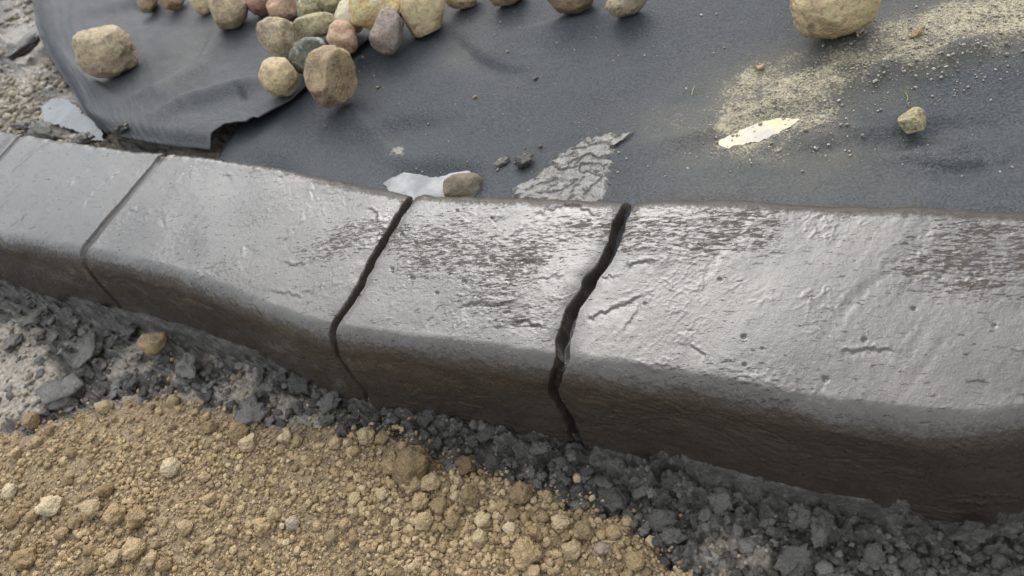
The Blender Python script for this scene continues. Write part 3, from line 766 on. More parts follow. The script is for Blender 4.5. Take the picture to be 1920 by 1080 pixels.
GREY_MIX = ST_M
def put_stone(cx, cy, w, h, ang, mat, label, seed, base=None, lift=0.0, facets=6, cut=.80, bumpy=.13, depth=.9, pebble=.020, power=2.4, level=4, name='river_stone', cat='stone', group='river stones on the black fabric', fixed_planes=None, sink=.06):
    V, F = stone_shape(level, seed, facets, cut, bumpy, pebble, power)
    if fixed_planes:
        for d, c in fixed_planes:
            d = np.array(d, float); d /= np.linalg.norm(d); e = V@d-c; V -= np.where(e > 0, e*.9, 0)[:, None]*d
        V *= (1+.012*fbm3(V*6, 3, seed+5))[:, None]
    a = math.radians(ang); ca, sa = math.cos(a), math.sin(a)
    hw, hh = w/2, h/2
    R1 = RIGHT*ca+DOWN*sa; R2 = -DOWN*ca+RIGHT*sa; R3 = -FWD
    dvec = ray(cx, cy); zc = (base if base is not None else ZB+.012)+.02
    for it in range(5):
        t = (zc-CAMH)/dvec[2]; C = CAMP+dvec*t; dist = t*FPX; sc = dist/FPX
        ex, ey = hw*sc, hh*sc; ez = depth*math.sqrt(ex*ey)
        W = V[:, :1]*ex*R1+V[:, 1:2]*ey*R2+V[:, 2:3]*ez*R3
        mn = W[:, 2].min(); bz = (bed_z(C[0], C[1]) if base is None else base)+lift
        zc = bz-mn*(1-sink)
    t = (zc-CAMH)/dvec[2]; C = CAMP+dvec*t
    me = mesh_from(name, W, F)
    return add(name, me, ST_M[mat] if isinstance(mat, str) else mat, category=cat, label=label, group=group).__setattr__('location', Vector(C)) or C
P_ = put_stone
P_(194, 97, 112, 94, -10, 'grey', 'big rounded grey-tan stone lying alone on the left fabric flap', 11, facets=3, cut=.93, bumpy=.13, power=2.5, level=5, depth=.75)
P_(277, 3, 36, 42, 0, 'dark', 'small brown stone at the left end of the upper row', 12)
P_(322, -2, 46, 44, 10, 'dark', 'brown stone beside the small one at the left end of the row', 13)
P_(379, 2, 44, 50, 20, 'tan', 'tan stone tucked behind the left of the large grey-brown stone', 14)
P_(427, 10, 78, 90, 10, 'grey', 'large grey-brown stone with a blunt lower tip, left of the reddish stone', 15, level=4, facets=5)
P_(485, 4, 46, 48, -15, 'red', 'dark reddish stone between the grey-brown and orange-tan ones', 16)
P_(528, 14, 58, 44, 5, 'pink', 'orange-tan stone right beside the dark reddish one', 17)
P_(582, 14, 52, 44, -40, 'olive', 'olive stone with a tapered left end in the pile', 18, facets=5)
P_(625, 2, 62, 40, 0, 'olive', 'smooth olive stone at the very top of the pile', 19)
P_(652, 32, 52, 64, -25, 'pale', 'pale greenish stone left of the large yellow one', 20, lift=.004)
P_(594, 47, 86, 46, -8, 'olive', 'long flat olive stone lying across the middle of the pile', 21, facets=5, lift=.006, level=4)
P_(523, 70, 84, 70, 20, 'grey', 'knobbly grey-tan stone at the left of the pile, above the round one', 22, facets=7, cut=.74, lift=.003, level=5, pebble=.02)
P_(645, 70, 60, 56, 15, 'pink', 'pinkish stone resting behind the big faceted one', 23, lift=.012, facets=5, cut=.78)
P_(580, 104, 78, 60, -35, 'green', 'dark green-black stone with white blotches under the pile', 24, facets=5, level=4)
P_(523, 144, 72, 74, 0, 'tan', 'round tan stone at the lower left of the pile', 25, facets=3, bumpy=.09, level=4)
P_(620, 143, 98, 112, -12, 'dark', 'big faceted stone with a pale left side and dark brown right side', 26, facets=1, cut=.95, level=5, bumpy=.12, lift=.006, power=2.1,
   fixed_planes=[((.85, -.35, .55), .50), ((-.55, .1, .8), .72)], pebble=.022)
P_(702, 12, 98, 104, 0, 'yellow', 'large yellow-orange stone, brightest of the pile', 27, level=4, facets=4)
P_(729, 60, 54, 82, 18, 'purple', 'purple-grey wedge-shaped stone leaning on the yellow one', 28, lift=.008, facets=6, cut=.72, level=4)
P_(792, 22, 84, 96, 20, 'tan', 'large speckled tan stone at the right end of the pile', 29, level=4, facets=5, cut=.8)
P_(866, -12, 66, 56, 0, 'tan', 'tan stone just right of the pile, cut off by the frame', 30)
P_(950, -18, 72, 58, 0, 'dark', 'brown stone cut off by the top frame, between two gaps in the row', 31)
P_(1066, -14, 104, 70, 3, 'dark', 'wide brown stone near the top centre with sandy underside', 32, level=4)
P_(1173, -2, 80, 60, -10, 'grey', 'grey-tan stone with a gritty lower edge, rightmost of the row', 33)
P_(1566, 8, 156, 122, -12, 'tan', 'largest smooth tan cobble, alone near the upper right', 34, facets=3, cut=.9, bumpy=.06, power=2.6, level=5)
P_(1708, 226, 52, 50, 0, 'olive', 'small wet knobbly stone alone on the fabric near the right edge', 35, facets=6, cut=.7, bumpy=.16, pebble=.03, name='wet_pebble', group=None)
P_(872, 354, 84, 60, 0, 'mud', 'mud-coated stone wedged against the back of the short kerb block', 36, base=ZB-.004, facets=4, name='muddy_stone', group=None)
P_(286, 641, 52, 52, 25, 'dark', 'brown-tan angular rock stuck in the dark mud under the kerb', 37, base=.004, facets=8, cut=.62, bumpy=.14, name='brown_rock', group=None, pebble=.02)
print('stones done')

# ------------------------------------------------------------------ small scattered pieces
def many(name, pts, radii, level, variants, mat, seed, flat=.75, label=None, group=None, embed=.25, **props):
    """joined crumbs as one stuff object; pts (n,3) ground points"""
    r = np.random.default_rng(seed); Vs, Fs, T = [], [], []; off = 0
    shapes = variants
    nV = len(shapes[0][0]); n = len(pts)
    Q = r.normal(size=(n, 4)); Q /= np.linalg.norm(Q, axis=1)[:, None]
    w, x, y, z = Q.T
    R = np.stack([np.stack([1-2*(y*y+z*z), 2*(x*y-z*w), 2*(x*z+y*w)], -1), np.stack([2*(x*y+z*w), 1-2*(x*x+z*z), 2*(y*z-x*w)], -1), np.stack([2*(x*z-y*w), 2*(y*z+x*w), 1-2*(x*x+y*y)], -1)], 1)
    VA = np.stack([s[0] for s in shapes]); idx = r.integers(0, len(shapes), n)
    sc = radii[:, None]*r.uniform(.7, 1.25, (n, 3))
    V = VA[idx]*sc[:, None, :]
    V = np.einsum('nij,nvj->nvi', R, V); V[..., 2] *= flat
    V += pts[:, None, :]; V[..., 2] += (radii*flat*(1-embed*2))[:, None]
    F = np.concatenate([shapes[0][1]+i*nV for i in range(n)]) if n < 5 else (shapes[0][1][None]+np.arange(n)[:, None, None]*nV).reshape(-1, 3)
    me = mesh_from(name, V.reshape(-1, 3), F, not props.get('flatshade'))
    attr(me, 'tone', np.repeat(r.random(n), nV))
    print(name, n, 'tris', len(F))
    return add(name, me, mat, kind='stuff', label=label, category=props.get('category'))
def shapes(level, seed, n=8, **kw): return [stone_shape(level, seed+i, **kw) for i in range(n)]
R_CLOD1 = shapes(1, 300, facets=1, cut=.8, bumpy=.25, pebble=.06); R_CLOD2 = shapes(2, 320, facets=4, cut=.8, bumpy=.28, pebble=.07)
R_CHUNK1 = shapes(1, 340, facets=4, cut=.55, bumpy=.4, pebble=.12); R_CHUNK2 = shapes(2, 360, n=14, facets=3, cut=.6, bumpy=.5, pebble=.12, billow=.9)
CLOD3 = [mesh_from('soil_clod', *s) for s in shapes(3, 380, n=14, facets=5, cut=.70, bumpy=.34, pebble=.085)]
CLOD4 = [mesh_from('soil_clod', *s) for s in shapes(4, 395, n=10, facets=4, cut=.76, bumpy=.30, pebble=.085)]
CLOD2 = [mesh_from('soil_clod', *s) for s in shapes(2, 430, n=14, facets=5, cut=.72, bumpy=.34, pebble=.09)]
CHUNK2 = [mesh_from('mud_chunk', *s) for s in shapes(2, 450, n=14, facets=3, cut=.6, bumpy=.5, pebble=.1, billow=1.0)]
CHUNK3 = [mesh_from('mud_chunk', *s) for s in shapes(3, 410, n=12, facets=3, cut=.62, bumpy=.5, pebble=.09, billow=1.0)]

def scatter(n, pred, x0=0, x1=1920, y0=0, y1=1080, seed=0):
    """random ground points uniformly over the visible part of the ground, kept where pred says so"""
    r = np.random.default_rng(seed)
    px = r.uniform(x0, x1, n); py = r.uniform(y0, y1, n)
    d = RIGHT[None]*(px-960)[:, None]+DOWN[None]*(py-540)[:, None]+FWD[None]*FPX
    P = CAMP+d*((0.004-CAMH)/d[:, 2])[:, None]
    z, so, pa, df = gsample(P[:, 0], P[:, 1])
    P[:, 2] = z
    k = pred(so, pa, df, px, py, r)
    return P[k], px[k], py[k]
# fine soil crumbs
P, qx, qy = scatter(40000, lambda so, pa, df, px, py, r: so > .5, -120, 1420, 600, 1200, 1)
w = PR(P)[2]; rr = rng.random(len(P))
rad = (.0007+.0015*rr**2.5)*(.8+.45*ss(-.1, .25, fbm2(qx/150, qy/110, 2, 402)))
print('scale px per m at soil', float(np.median(FPX/w)))
k = rng.random(len(P)) < 1
many('soil_crumbs', P, rad, 1, [ (v, f) for v, f in R_CLOD1], M_SOILJ, 5, label='fine tan soil crumbs covering the heap', category='soil')
big = np.array([(x, y) for x, y in [(0, 0)]])
P, qx, qy = scatter(6500, lambda so, pa, df, px, py, r: (so > .5) & (r.random(len(so)) < .16+.5*ss(-.15, .3, fbm2(px/120, py/90, 2, 401))+.45*np.exp(-((px-960)/230)**2-((py-980)/110)**2)), -120, 1420, 720, 1200, 2)
rad = .0021+.0022*rng.random(len(P))**2.0
many('soil_lumps', P, rad, 2, R_CLOD2, M_SOILJ, 6, label='small tan soil lumps strewn through the finer crumbs', category='soil')
P, qx, qy = scatter(14000, lambda so, pa, df, px, py, r: (so > .5) & ((px < -110) | (py > 1190)), -900, 2100, 600, 1700, 61)
many('soil_crumbs', P, .0012+.0022*rng.random(len(P))**2.5, 1, R_CLOD1, M_SOILJ, 62, label='tan soil crumbs continuing round the heap', category='soil')
P, qx, qy = scatter(9000, lambda so, pa, df, px, py, r: (so < .3) & (df > .02) & ((px < -110) | (py > 1190) | (px > 2030)), -900, 2600, 500, 1700, 63)
many('mud_crumbs', P, .0020+.0045*rng.random(len(P))**2.2, 1, R_CHUNK1, M_MUDJ, 64, label='crumbled mud continuing round the heap', category='mud', flat=.6, embed=.35)
def near_rim(px, py): return seg_dist(px, py, SOILPX)[0]
P, qx, qy = scatter(26000, lambda so, pa, df, px, py, r: (so < .5) & (df > .012) & (r.random(len(so)) < .55*np.exp(-near_rim(px, py)/22)), -120, 1420, 600, 1200, 51)
many('soil_crumbs', P, .0010+.0022*rng.random(len(P))**3, 1, R_CLOD1, M_SOILJ, 52, label='soil crumbs spilled from the heap onto the mud', category='soil')
P, qx, qy = scatter(9000, lambda so, pa, df, px, py, r: (pa > .35) & (df > .02) & (r.random(len(so)) < .6), -120, 1500, 500, 1200, 41)
many('gravel', P, (.0011+.0034*rng.random(len(P))**3.5)*np.where(qx > 700, .7, 1), 1, R_CHUNK1, M_GRAVJ, 42, label='pale cement-coated grit at the edges of the soil heap', category='gravel', flat=.7, embed=.35)
# mud crumbs
P, qx, qy = scatter(9000, lambda so, pa, df, px, py, r: (so < .3) & (df > .022) & (r.random(len(so)) < .15+.7*ss(-.2, .25, fbm2(px/70, py/70, 2, 411))), -120, 2040, 480, 1200, 3)
rad = (.0013+.0030*rng.random(len(P))**2.2)
many('mud_crumbs', P, rad, 1, R_CHUNK1, M_MUDJ, 7, label='crumbled dark grey mud along the foot of the kerb', category='mud', flat=.6, embed=.4)
P, qx, qy = scatter(3600, lambda so, pa, df, px, py, r: (so < .3) & (df > .02) & (r.random(len(so)) < .1+.8*ss(-.2, .25, fbm2(px/60, py/60, 2, 413))), -120, 2040, 480, 1200, 13)
rad = (.0028+.0050*rng.random(len(P))**2.2)
many('mud_lumps', P, rad, 2, R_CHUNK2, M_MUDJ, 17, label='torn lumps of dark grey mud', category='mud', flat=.55, embed=.42)
# gravel on the bare bed at the far left
r = np.random.default_rng(9)
gpx = r.uniform(-420, 215, 10000); gpy = r.uniform(-140, 275, 10000)
edge_x = np.interp(gpy, [-60, 10, 45, 85, 125, 170, 215, 246, 275], [48, 58, 66, 80, 105, 135, 160, 196, 300])
k = gpx < edge_x-3
k &= (np.hypot(gpx-125, (gpy-210)*1.3) > 55)&(np.hypot((gpx-40)/40, (gpy-90)/50) > 1)
k &= gpy < 262-(60-gpx)*.25
Pg = np.array([U(a, b, ZB) for a, b in zip(gpx[k], gpy[k])]); zz = gsample(Pg[:, 0], Pg[:, 1])[0]; Pg[:, 2] = zz
many('gravel', Pg, .0016+.008*r.random(len(Pg))**5, 1, R_CHUNK1, M_GRAVJ, 19, label='pale cement-coated gravel beside the torn fabric', category='gravel', flat=.6)
# sand grains on the fabric
r = np.random.default_rng(21)
n = 9000; a = r.uniform(1280, 1960, n); b = r.uniform(-30, 330, n)
dens = np.exp(-(np.abs(b-(95+(1760-a)*.33))/60)**2)*ss(1280, 1620, a)+.5*np.exp(-((a-1440)/130)**2-((b-235)/50)**2)
k = r.random(n) < dens*.55
Pg = np.array([U(x_, y_, ZB+.01) for x_, y_ in zip(a[k], b[k])]); Pg[:, 2] = [bed_z(p[0], p[1]) for p in Pg]
many('sand_grains', Pg, .0005+.0012*r.random(len(Pg))**4, 1, R_CLOD1, M_SAND, 23, label='pale sand grains washed across the right of the fabric', category='sand', embed=.1)
a = r.uniform(600, 1900, 170); b = r.uniform(20, 340, 170)
Pg = np.array([U(x_, y_, ZB+.01) for x_, y_ in zip(a, b)]); Pg[:, 2] = [bed_z(p[0], p[1]) for p in Pg]
many('grit', Pg, .0005+.0011*r.random(len(Pg))**3, 1, R_CLOD1, M_SAND, 24, label='scattered specks of grit on the black fabric', category='grit', embed=.1)

# traced clods
def clod(cx, cy, dpx, mat, label, name='soil_clod', cat='clod', group='larger clods of soil', asp=1.0, ang=0, lib=None, flat=.85, z=None):
    Pw = U(cx, cy, .01)
    for _ in range(3):
        gz = float(gsample(Pw[0], Pw[1])[0][0]) if z is None else z
        dist = PR(Pw[None])[2][0]; rad = dpx/2*dist/FPX
        Pw = U(cx, cy, gz+rad*.55)
    lib = lib or (CLOD4 if dpx > 34 else CLOD3 if dpx > 17 else CLOD2)
    i = int(rng.integers(0, len(lib)))
    me = lib[i] if True else None
    key = me.name+'|'+mat.name
    m2 = MC.get(key)
    if m2 is None:
        m2 = me.copy(); m2.materials.append(mat); MC[key] = m2
    o = add(name, m2, None, category=cat, label=label, group=group)
    o.location = Vector((Pw[0], Pw[1], gz+rad*flat*.62)); o.scale = (rad*asp, rad/asp, rad*flat)
    a = math.radians(ang) if asp != 1 else rng.uniform(0, 6.28)
    o.rotation_euler = (rng.uniform(-.3, .3), rng.uniform(-.3, .3), a)
    return o
MC = {}
T, Y_, K, R_ = M_SOIL, M_PALE, M_PINK, M_BROWN
TR = [
    (768, 872, 84, T, 'largest round crumbly clod at the top edge of the soil heap'), (735, 872, 40, T, 'clod pressed against the left of the largest round clod'), (772, 903, 44, T, 'clod just under the largest round clod'),
    (875, 872, 46, R_, 'brown round clod standing alone against the dark mud'), (858, 903, 22, Y_, 'small yellowish clod just below the brown round one'), (855, 930, 27, Y_, 'yellowish clod below the brown round one, touching a larger lump'),
    (882, 932, 42, R_, 'rough brown lump below the brown round clod'), (685, 816, 38, Y_, 'pale clod at the upper rim left of the largest clod'), (717, 821, 29, R_, 'brown clod beside the pale one at the upper rim'),
    (755, 836, 20, T, 'small clod perched above the largest round clod'), (806, 905, 42, T, 'upright clod between the largest clod and the brown lump'), (975, 926, 46, T, 'smooth rounded clod near the mud, left of the open crack'),
    (786, 940, 36, T, 'slanting clod below the largest round clod'), (826, 950, 38, T, 'long clod in the middle of the heap, slanting down to the right'), (898, 1008, 32, Y_, 'bright pale yellow rounded pebble in the lower middle of the heap'),
    (906, 975, 34, Y_, 'pale yellow angular pebble just above the bright pale one'), (931, 968, 17, Y_, 'tiny pale chip beside the angular pale pebble'), (985, 1038, 56, T, 'large bulky clod at the bottom middle of the heap'),
    (962, 965, 26, T, 'clod between the smooth rounded clod and the pale chip'), (956, 991, 26, Y_, 'yellowish clod above the large bulky one'), (1000, 998, 31, T, 'clod directly above the large bulky clod, to its right'),
    (1050, 979, 38, T, 'broad clod right of the middle of the heap'), (1020, 970, 28, T, 'clod touching the broad one on its left'), (1085, 897, 25, Y_, 'yellow knobbly clod lying in the mud below the open crack'),
    (1074, 1032, 40, Y_, 'pale yellow crumbling clod near the bottom, right of the bulky one'), (1092, 996, 42, R_, 'reddish-brown angular clod at the right side of the heap'), (1148, 998, 30, T, 'oval clod at the right tip of the heap'),
    (1176, 979, 24, Y_, 'yellowish clod at the edge where soil meets mud on the right'), (1190, 1052, 40, T, 'large rounded clod at the lower right tip of the heap'), (1222, 1016, 24, Y_, 'flat yellow clod farthest right in the grey mud'),
    (1128, 1030, 30, K, 'pinkish diamond-shaped clod near the right tip'), (850, 978, 32, T, 'clod with a flat top left of the pale yellow angular pebble'), (796, 976, 38, T, 'elongated brown-tan clod left of centre in the heap'),
    (715, 927, 28, Y_, 'pale clod left below the largest round clod'), (665, 936, 28, T, 'clod half sunk left of the heap middle'), (775, 977, 15, Y_, 'tiny yellow pebble left of the elongated clod'),
    (715, 1030, 16, Y_, 'tiny bright chip in the fine soil near the bottom'), (320, 876, 38, Y_, 'square pale yellow clod alone in the fine soil'), (196, 763, 32, Y_, 'bright yellow clod at the upper left rim of the heap'),
    (325, 752, 27, R_, 'brown clod against the mud, right of the bright yellow rim clod'), (197, 919, 32, T, 'round clod in the smooth soil on the left'), (170, 955, 40, Y_, 'pale rounded clod left of two tan ones'),
    (214, 966, 44, T, 'left one of two big oval tan clods side by side'), (257, 971, 42, T, 'right one of two big oval tan clods side by side'), (94, 950, 44, Y_, 'mottled yellowish clod at the far left'),
    (20, 975, 30, T, 'clod near the left frame'), (18, 922, 30, Y_, 'pale clod at the left frame, above another clod'), (60, 968, 26, T, 'clod between the mottled yellowish one and the frame'),
    (213, 1046, 36, Y_, 'bright yellow jagged clod near the lower left'), (281, 1050, 38, Y_, 'bright yellow egg-shaped clod near the lower left'), (309, 1058, 32, T, 'tan clod touching the yellow egg-shaped one'),
    (115, 1000, 30, T, 'dark-shadowed clod in the lower left cluster'), (140, 980, 26, T, 'clod between the cluster and the pale rounded clod'), (46, 1048, 46, T, 'broad low clod in the lower left corner'),
    (510, 962, 29, Y_, 'pale jagged pebble in the middle left of the fine soil'), (491, 986, 38, T, 'oval clod just below the pale jagged pebble'), (466, 829, 38, Y_, 'yellow clod under the smooth grey mud slab'),
    (446, 812, 42, T, 'tan clod touching the smooth grey mud slab'), (534, 819, 30, Y_, 'bright yellow clod between two brown ones at the upper rim'), (395, 800, 30, T, 'clod left of the smooth grey slab'),
    (558, 828, 26, R_, 'brown clod right of the bright yellow rim clod'), (630, 830, 28, T, 'rounded clod on the upper rim left of the pale one'), (345, 991, 32, T, 'half-buried clod below the middle of the smooth soil'),
    (395, 1018, 22, Y_, 'small yellow clod half buried in fine soil'), (549, 981, 30, K, 'flat pinkish clod in the fine soil'), (618, 1008, 26, R_, 'brown clod in the fine soil left of the heap middle'),
    (392, 934, 26, T, 'pear-shaped clod in the fine soil'), (60, 790, 36, R_, 'dull brown clod on the pale cement spill at the left'), (250, 1030, 44, T, 'low wide clod above the two yellow lower-left ones'),
    (70, 828, 22, Y_, 'yellow clod at the left rim of the heap'), (30, 850, 26, T, 'clod at the left frame above the fine soil'), (1000, 1072, 34, T, 'clod cut by the lower frame under the bulky one'),
]
for cx, cy, dpx, m_, lab in TR:
    asp = 1.0
    clod(cx, cy, dpx, m_, lab)
used = [(t[0], t[1], t[2]) for t in TR]
r = np.random.default_rng(31); cnt = 0
while cnt < 220:
    cx, cy = r.uniform(-30, 1300), r.uniform(740, 1110)
    d = 9+14*r.random()**2.2
    if any(math.hypot(cx-a, cy-b) < (c+d)/2*.9 for a, b, c in used): continue
    Pw = U(cx, cy, .005); g0 = gsample(Pw[0], Pw[1])
    if g0[1][0] < .6: continue
    if r.random() > .25+.75*math.exp(-((cx-980)/260)**2-((cy-980)/90)**2)+.5*math.exp(-((cx-60)/160)**2-((cy-1000)/90)**2)+.4*math.exp(-((cx-480)/200)**2-((cy-840)/40)**2): continue
    used.append((cx, cy, d)); cnt += 1
    m_ = [M_SOIL, M_SOIL, M_SOIL, M_BROWN, M_PALE, M_SOIL, M_SOIL, M_SOIL][int(r.integers(0, 8))]
    clod(cx, cy, d, m_, ('tiny ' if d < 13 else 'small ')+{'soil_clod_tan': 'tan', 'soil_clod_brown': 'brown', 'soil_clod_pale': 'pale yellow'}[m_.name]+' soil clod among crumbs '+('in the lower left corner of the heap' if cx < 330 and cy > 930 else 'at the left side of the heap' if cx < 330 else 'along the upper rim of the heap' if cy < 860 else 'in the fine soil left of the heap middle' if cx < 660 else 'in the heap below its largest clod' if cx < 900 else 'in the coarse right part of the heap' if cx < 1060 else 'at the right tip of the heap'), group='small soil clods among the crumbs')
# mud chunks
MU = [
    (466, 768, 74, 'smooth pale grey mud slab lying at the rim of the soil', 1.1), (112, 735, 78, 'smooth grey mud slab at the far left above the soil', 1.15), (165, 650, 74, 'long grey slab of mud under the far kerb blocks', 1.3),
    (1148, 930, 58, 'wide grey mud lump right of the yellow clod in the mud', 1.2), (1235, 975, 56, 'smooth grey mud lump above the pale spill', 1.2), (1262, 1005, 44, 'grey mud lump at the right edge of the soil', 1.1),
    (1350, 940, 50, 'folded mud lump in the middle of the right-hand mud', 1.1), (1500, 960, 44, 'pointed mud lump below the double smooth strip', 1.1), (1535, 1000, 40, 'ribbed mud curl in the right-hand mud', 1.3),
    (1490, 1050, 60, 'flat smooth mud slab near the bottom, right of the pale spill', 1.25), (1640, 1040, 50, 'mud lump near the lower right', 1.1), (1700, 1050, 42, 'mud lump beside a dark hollow at the lower right', 1.0),
    (1820, 1000, 60, 'broad mud lump against the end of the smooth strip', 1.2), (1890, 985, 50, 'mud lump under the turning end of the kerb', 1.1), (980, 850, 42, 'standing mud flake between the two open cracks', .8),
    (1015, 838, 34, 'small upright mud flake just left of the deep crack', .8), (915, 810, 42, 'grey mud lump right of the black gap below the kerb', 1.2), (850, 800, 40, 'grey mud lump in the hollow left of the black gap', 1.1),
    (800, 780, 36, 'tilted mud chip below the first open crack', 1.2), (620, 750, 46, 'mud lump left of the first open crack', 1.1), (560, 720, 44, 'mud lump under the longest kerb block', 1.1), (350, 690, 50, 'mud lump right of the brown angular rock', 1.1),
    (240, 620, 40, 'mud lump where the shallow joint meets the ground', 1.1), (60, 590, 44, 'mud lump at the far left beneath the kerb', 1.2), (20, 640, 40, 'mud lump at the left frame', 1.1),
]
for cx, cy, d, lab, asp in MU:
    clod(cx, cy, d*1.12, M_MUD, lab, 'mud_lump', 'mud lump', 'larger lumps of grey mud', asp, rng.uniform(0, 180), CHUNK3, .55)
used = [(t[0], t[1], t[2]*.7) for t in MU]; cnt = 0
while cnt < 200:
    cx, cy = r.uniform(-20, 1940), r.uniform(520, 1100); d = 12+18*r.random()**1.8
    if any(math.hypot(cx-a, cy-b) < (c+d)/2*.8 for a, b, c in used): continue
    Pw = U(cx, cy, .005); g0 = gsample(Pw[0], Pw[1])
    if g0[1][0] > .25 or g0[2][0] > .5 or g0[3][0] < .028: continue
    used.append((cx, cy, d)); cnt += 1
    clod(cx, cy, d, M_MUD, ('tiny' if d < 18 else 'small')+' lump of dark mud '+('at the far left below the kerb' if cx < 230 else 'under the longest kerb block' if cx < 700 else 'between the two open cracks' if cx < 1070 else 'just right of the deep crack' if cx < 1300 else 'in the broad mud at the lower right' if cx < 1620 else 'at the far right below the kerb'), 'mud_lump', 'mud lump', 'small mud lumps along the kerb', float(r.uniform(.8, 1.3)), r.uniform(0, 180), CHUNK3 if d > 22 else CHUNK2, .55)

# ------------------------------------------------------------------ cement splatter, puddles and bits behind the kerb
def blob_sheet(name, poly, z0, hfun, mat, n=90, rag=.0016, **props):
    """a low heap with the traced outline: polar grid from the centroid"""
    pl = np.array([Wp(p, z0) for p in poly]+[Wp(poly[0], z0)])
    c = pl[:-1].mean(0)
    m = 220; b = polyline_at(pl, m+1)[:-1]
    b = c+(b-c)*(1+fbm2(b[:, 0]*130, b[:, 1]*130, 3, 3)*rag*2.5/np.maximum(np.linalg.norm(b-c, axis=1), .01))[:, None]
    t = np.linspace(0, 1, n)[:, None, None]
    XY = c+(b[None]-c)*t
    x, y = XY[..., 0], XY[..., 1]; de = (1-t[..., 0])
    z, extra = hfun(x, y, de*np.linalg.norm(b-c, axis=1)[None])
    V = np.stack([x, y, z], -1); F = []
    i = np.arange(n-1)[:, None]*m+np.arange(m)[None]; j = np.arange(n-1)[:, None]*m+(np.arange(m)+1)[None] % m
    F = np.stack([i, i+m, j+m, j], -1).reshape(-1, 4)
    me = mesh_from(name, V.reshape(-1, 3), F)
    for k_, v_ in extra.items(): attr(me, k_, v_)
    return add(name, me, mat, **props)
def bedv(x, y):
    s = x.shape; xf, yf = x.ravel(), y.ravel(); out = np.empty(xf.size)
    for a in range(0, xf.size, 2000):
        d = (fx[None]-xf[a:a+2000, None])**2+(fy[None]-yf[a:a+2000, None])**2
        # inverse distance over the nearest few for a smooth rest
        i = np.argpartition(d, 4, axis=1)[:, :4]; w = 1/(np.take_along_axis(d, i, 1)+1e-7)
        out[a:a+2000] = (fz[i]*w).sum(1)/w.sum(1)
    return out.reshape(s)
t = NT('wet_cement'); n1 = t.noise(60, 4); n2 = t.noise(260, 4, .6)
M_CEM = t.out(t.ramp(n1, (.3, (.075, .067, .055)), (.7, (.155, .142, .12))), t.ramp(n2, (.3, .2), (.7, .4)), t.bump(n2, .7, .002), .6)
def h_splat(x, y, de):
    edge = ss(0, .006, de)
    c, e = cells(x*75, y*75, 8, .8)
    rib = np.abs(fbm2(x*45, y*45, 3, 501))
    z = bedv(x, y)-.0012+ss(0, .010, de)*(.0034+.0036*fbm2(x*34, y*34, 3, 503)+.0018*ss(.07, .0, rib)+.0004*c+.0006*fbm2(x*200, y*200, 2, 504))
    return z, {}
blob_sheet('cement_spill', [(955, 362), (985, 345), (1010, 318), (1040, 290), (1062, 268), (1090, 252), (1120, 245), (1160, 240), (1188, 243), (1180, 252), (1160, 262), (1150, 285), (1150, 320), (1146, 355), (1135, 392), (1040, 392), (960, 385)],
           ZB+.014, h_splat, M_CEM, rag=.004, category='cement spill', label='crinkled grey cement spill on the fabric behind the short kerb block')
blob_sheet('dried_splash', [(732, 290), (735, 277), (748, 271), (757, 277), (757, 290), (745, 297)], ZB+.014, lambda x, y, de: (bedv(x, y)+.0002+.0018*ss(0, .004, de)*(1+.5*fbm2(x*200, y*200, 2, 5)), {}), M_CEM,
           category='cement splash', label='small pale dried cement splash on the open fabric')
W_CREAM = mat_water('muddy_puddle_cream', (.48, .40, .19), .14, (.30, .27, .22)); W_GREY = mat_water('grey_puddle', (.12, .13, .13), .06); W_MILK = mat_water('milky_puddle', (.11, .115, .118), .30, (.24, .24, .23))
def flat_at(z0): return lambda x, y, de: (np.full(x.shape, z0)+.0004*fbm2(x*20, y*20, 2, 3), {})
blob_sheet('sandy_puddle', [(1312, 275), (1345, 254), (1362, 243), (1385, 232), (1420, 222), (1460, 212), (1500, 200), (1510, 208), (1488, 228), (1455, 246), (1430, 255), (1400, 262), (1380, 272), (1360, 285), (1345, 280), (1350, 272)],
           ZB+.012, lambda x, y, de: (np.percentile(bedv(x, y), 82)+0*x, {}), W_CREAM, rag=.0024, category='puddle', label='cream-coloured puddle in a hollow of the sandy fabric')
blob_sheet('grey_puddle', [(76, 200), (95, 184), (125, 186), (150, 205), (190, 238), (192, 262), (170, 262), (150, 248), (120, 236), (82, 228)], ZB, flat_at(ZB-.0010), W_GREY, rag=.004, category='puddle', label='light grey puddle between the gravel and the torn fabric flap')
blob_sheet('milky_puddle', [(722, 348), (738, 338), (760, 328), (790, 332), (812, 338), (835, 336), (852, 328), (880, 326), (900, 338), (914, 358), (918, 385), (840, 390), (790, 390), (735, 372)], ZB+.01, flat_at(ZB+.0138), W_MILK, category='puddle',
           label='milky puddle pooled behind the short kerb block around the muddy stone')
BITS = [(941, 303, 26, 'dark crumb of mud on the fabric, left of the paler crumb', 1.4), (984, 300, 36, 'pale flaky crumb of mud on the fabric beside the cement spill', 1.2), (1013, 274, 9, 'tiny grey bit just above the pale flaky crumb', 1),
        (1422, 125, 18, 'small crumb of sand-coloured dirt right of the fabric centre', 1), (890, 181, 9, 'tiny bit of brown grit in the middle of the fabric', 1), (1004, 146, 9, 'tiny dark pellet in the middle of the fabric', 1.4),
        (708, 163, 8, 'tiny tan chip right of the big faceted stone', 1), (1720, 60, 26, 'sandy lump in the dusty upper right of the fabric', 1.3), (1612, 57, 14, 'gritty crumb beside the largest cobble', 1.2)]
for cx, cy, d, lab, asp in BITS:
    Pw = U(cx, cy, ZB+.012); bz = bed_z(Pw[0], Pw[1])
    m_ = M_MUD if cx in (941, 984, 1013, 1004) else M_PALE if cx > 1400 else M_SOIL
    clod(cx, cy, d, m_, lab, 'dirt_crumb', 'crumb', None, asp, 70, CHUNK3, .7, bz)
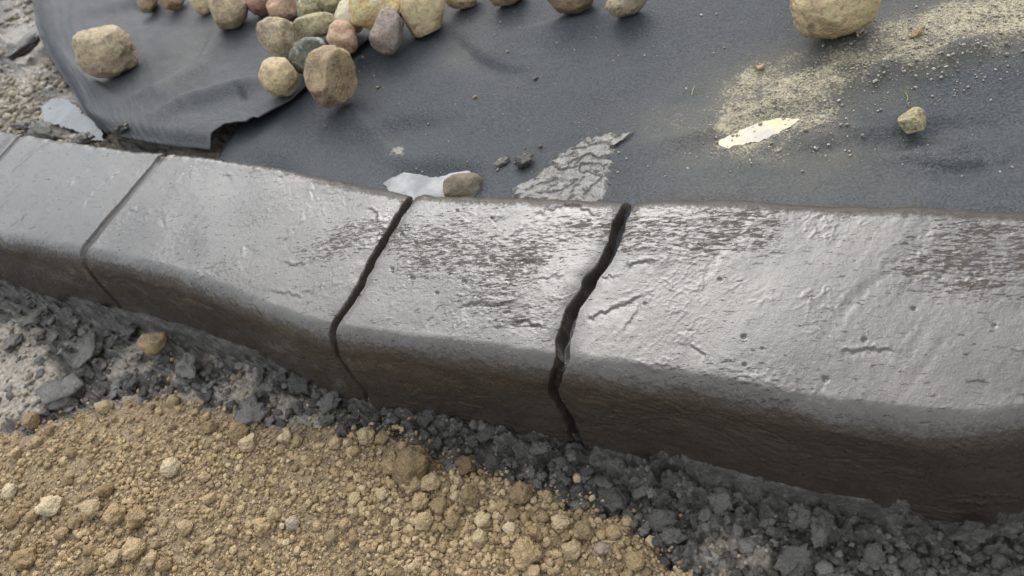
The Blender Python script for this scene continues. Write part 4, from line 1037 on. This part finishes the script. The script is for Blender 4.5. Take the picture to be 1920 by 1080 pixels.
# dark twiggy mud lump over the fabric edge at the left
for cx, cy, d, asp, lab in [(40, 82, 58, .7, 'dark wet lump of mud on the pale gravel at the far left'), (225, 238, 44, 1.5, 'dark mud smear lying over the edge of the fabric flap'), (75, 240, 60, 1.5, 'dark crumbly mud ridge behind the far left kerb block'),
                            (150, 255, 50, 1.6, 'brown mud ridge between the grey puddle and the kerb'), (38, 232, 44, 1.3, 'dark mud clump just behind the leftmost joint')]:
    Pw = U(cx, cy, ZB+.01)
    clod(cx, cy, d, M_MUD, lab, 'mud_clump', 'mud clump', None, asp, 10, CHUNK3, .45, ZB+.004 if cx != 225 else ZB+.018)
# straw and fibres
def strand(name, pts, rad, mat, **props):
    p = polyline_at(np.array(pts), 9); p[1:-1] = p[1:-1]*.5+(p[:-2]+p[2:])*.25; V = []; F = []
    for i in range(9):
        d = p[min(i+1, 8)]-p[max(i-1, 0)]; d /= np.linalg.norm(d); a = np.cross(d, [0, 0, 1.]); a /= np.linalg.norm(a)+1e-9; b = np.cross(d, a)
        rr_ = rad*(1-.6*abs(i-3)/6)
        for k_ in range(6): V.append(p[i]+rr_*(a*math.cos(k_*math.pi/3)+b*math.sin(k_*math.pi/3)))
    for i in range(8):
        for k_ in range(6): F.append([i*6+k_, i*6+(k_+1) % 6, i*6+6+(k_+1) % 6, i*6+6+k_])
    return add(name, mesh_from(name, V, F), mat, **props)
M_STRAW = mat_plain('dry_straw', (.45, .36, .2)); M_GREEN = mat_plain('green_sprig', (.16, .22, .05))
def gz(cx, cy, up): 
    Pw = U(cx, cy, .012); return U(cx, cy, float(gsample(Pw[0], Pw[1])[0][0])+up)
strand('straw', [gz(335, 823, .006), gz(345, 832, .010), gz(358, 838, .006)], .0005, M_STRAW, category='straw', label='short forked dry straw in the fine soil on the left')
strand('straw', [gz(843, 1078, .006), gz(850, 1062, .012), gz(855, 1056, .012)], .0004, M_STRAW, category='straw', label='pale dry straw standing near the lower frame')
strand('straw', [gz(1128, 1014, .006), gz(1150, 1016, .010), gz(1175, 1013, .006)], .0004, M_STRAW, category='straw', label='thin dry stalk across the clods at the right tip')
bzf = lambda cx, cy: (lambda p: U(cx, cy, bed_z(p[0], p[1])+.002))(U(cx, cy, ZB+.012))
strand('sprig', [bzf(1697, 172), bzf(1703, 183), bzf(1699, 192), bzf(1706, 200)], .0005, M_GREEN, category='sprig', label='thin green sprig just above the small wet stone')
strand('fibre', [bzf(1297, 178), bzf(1299, 168), bzf(1303, 160)], .0004, M_STRAW, category='fibre', label='short pale fibre on the fabric right of centre')
print('objects', len(bpy.data.objects))
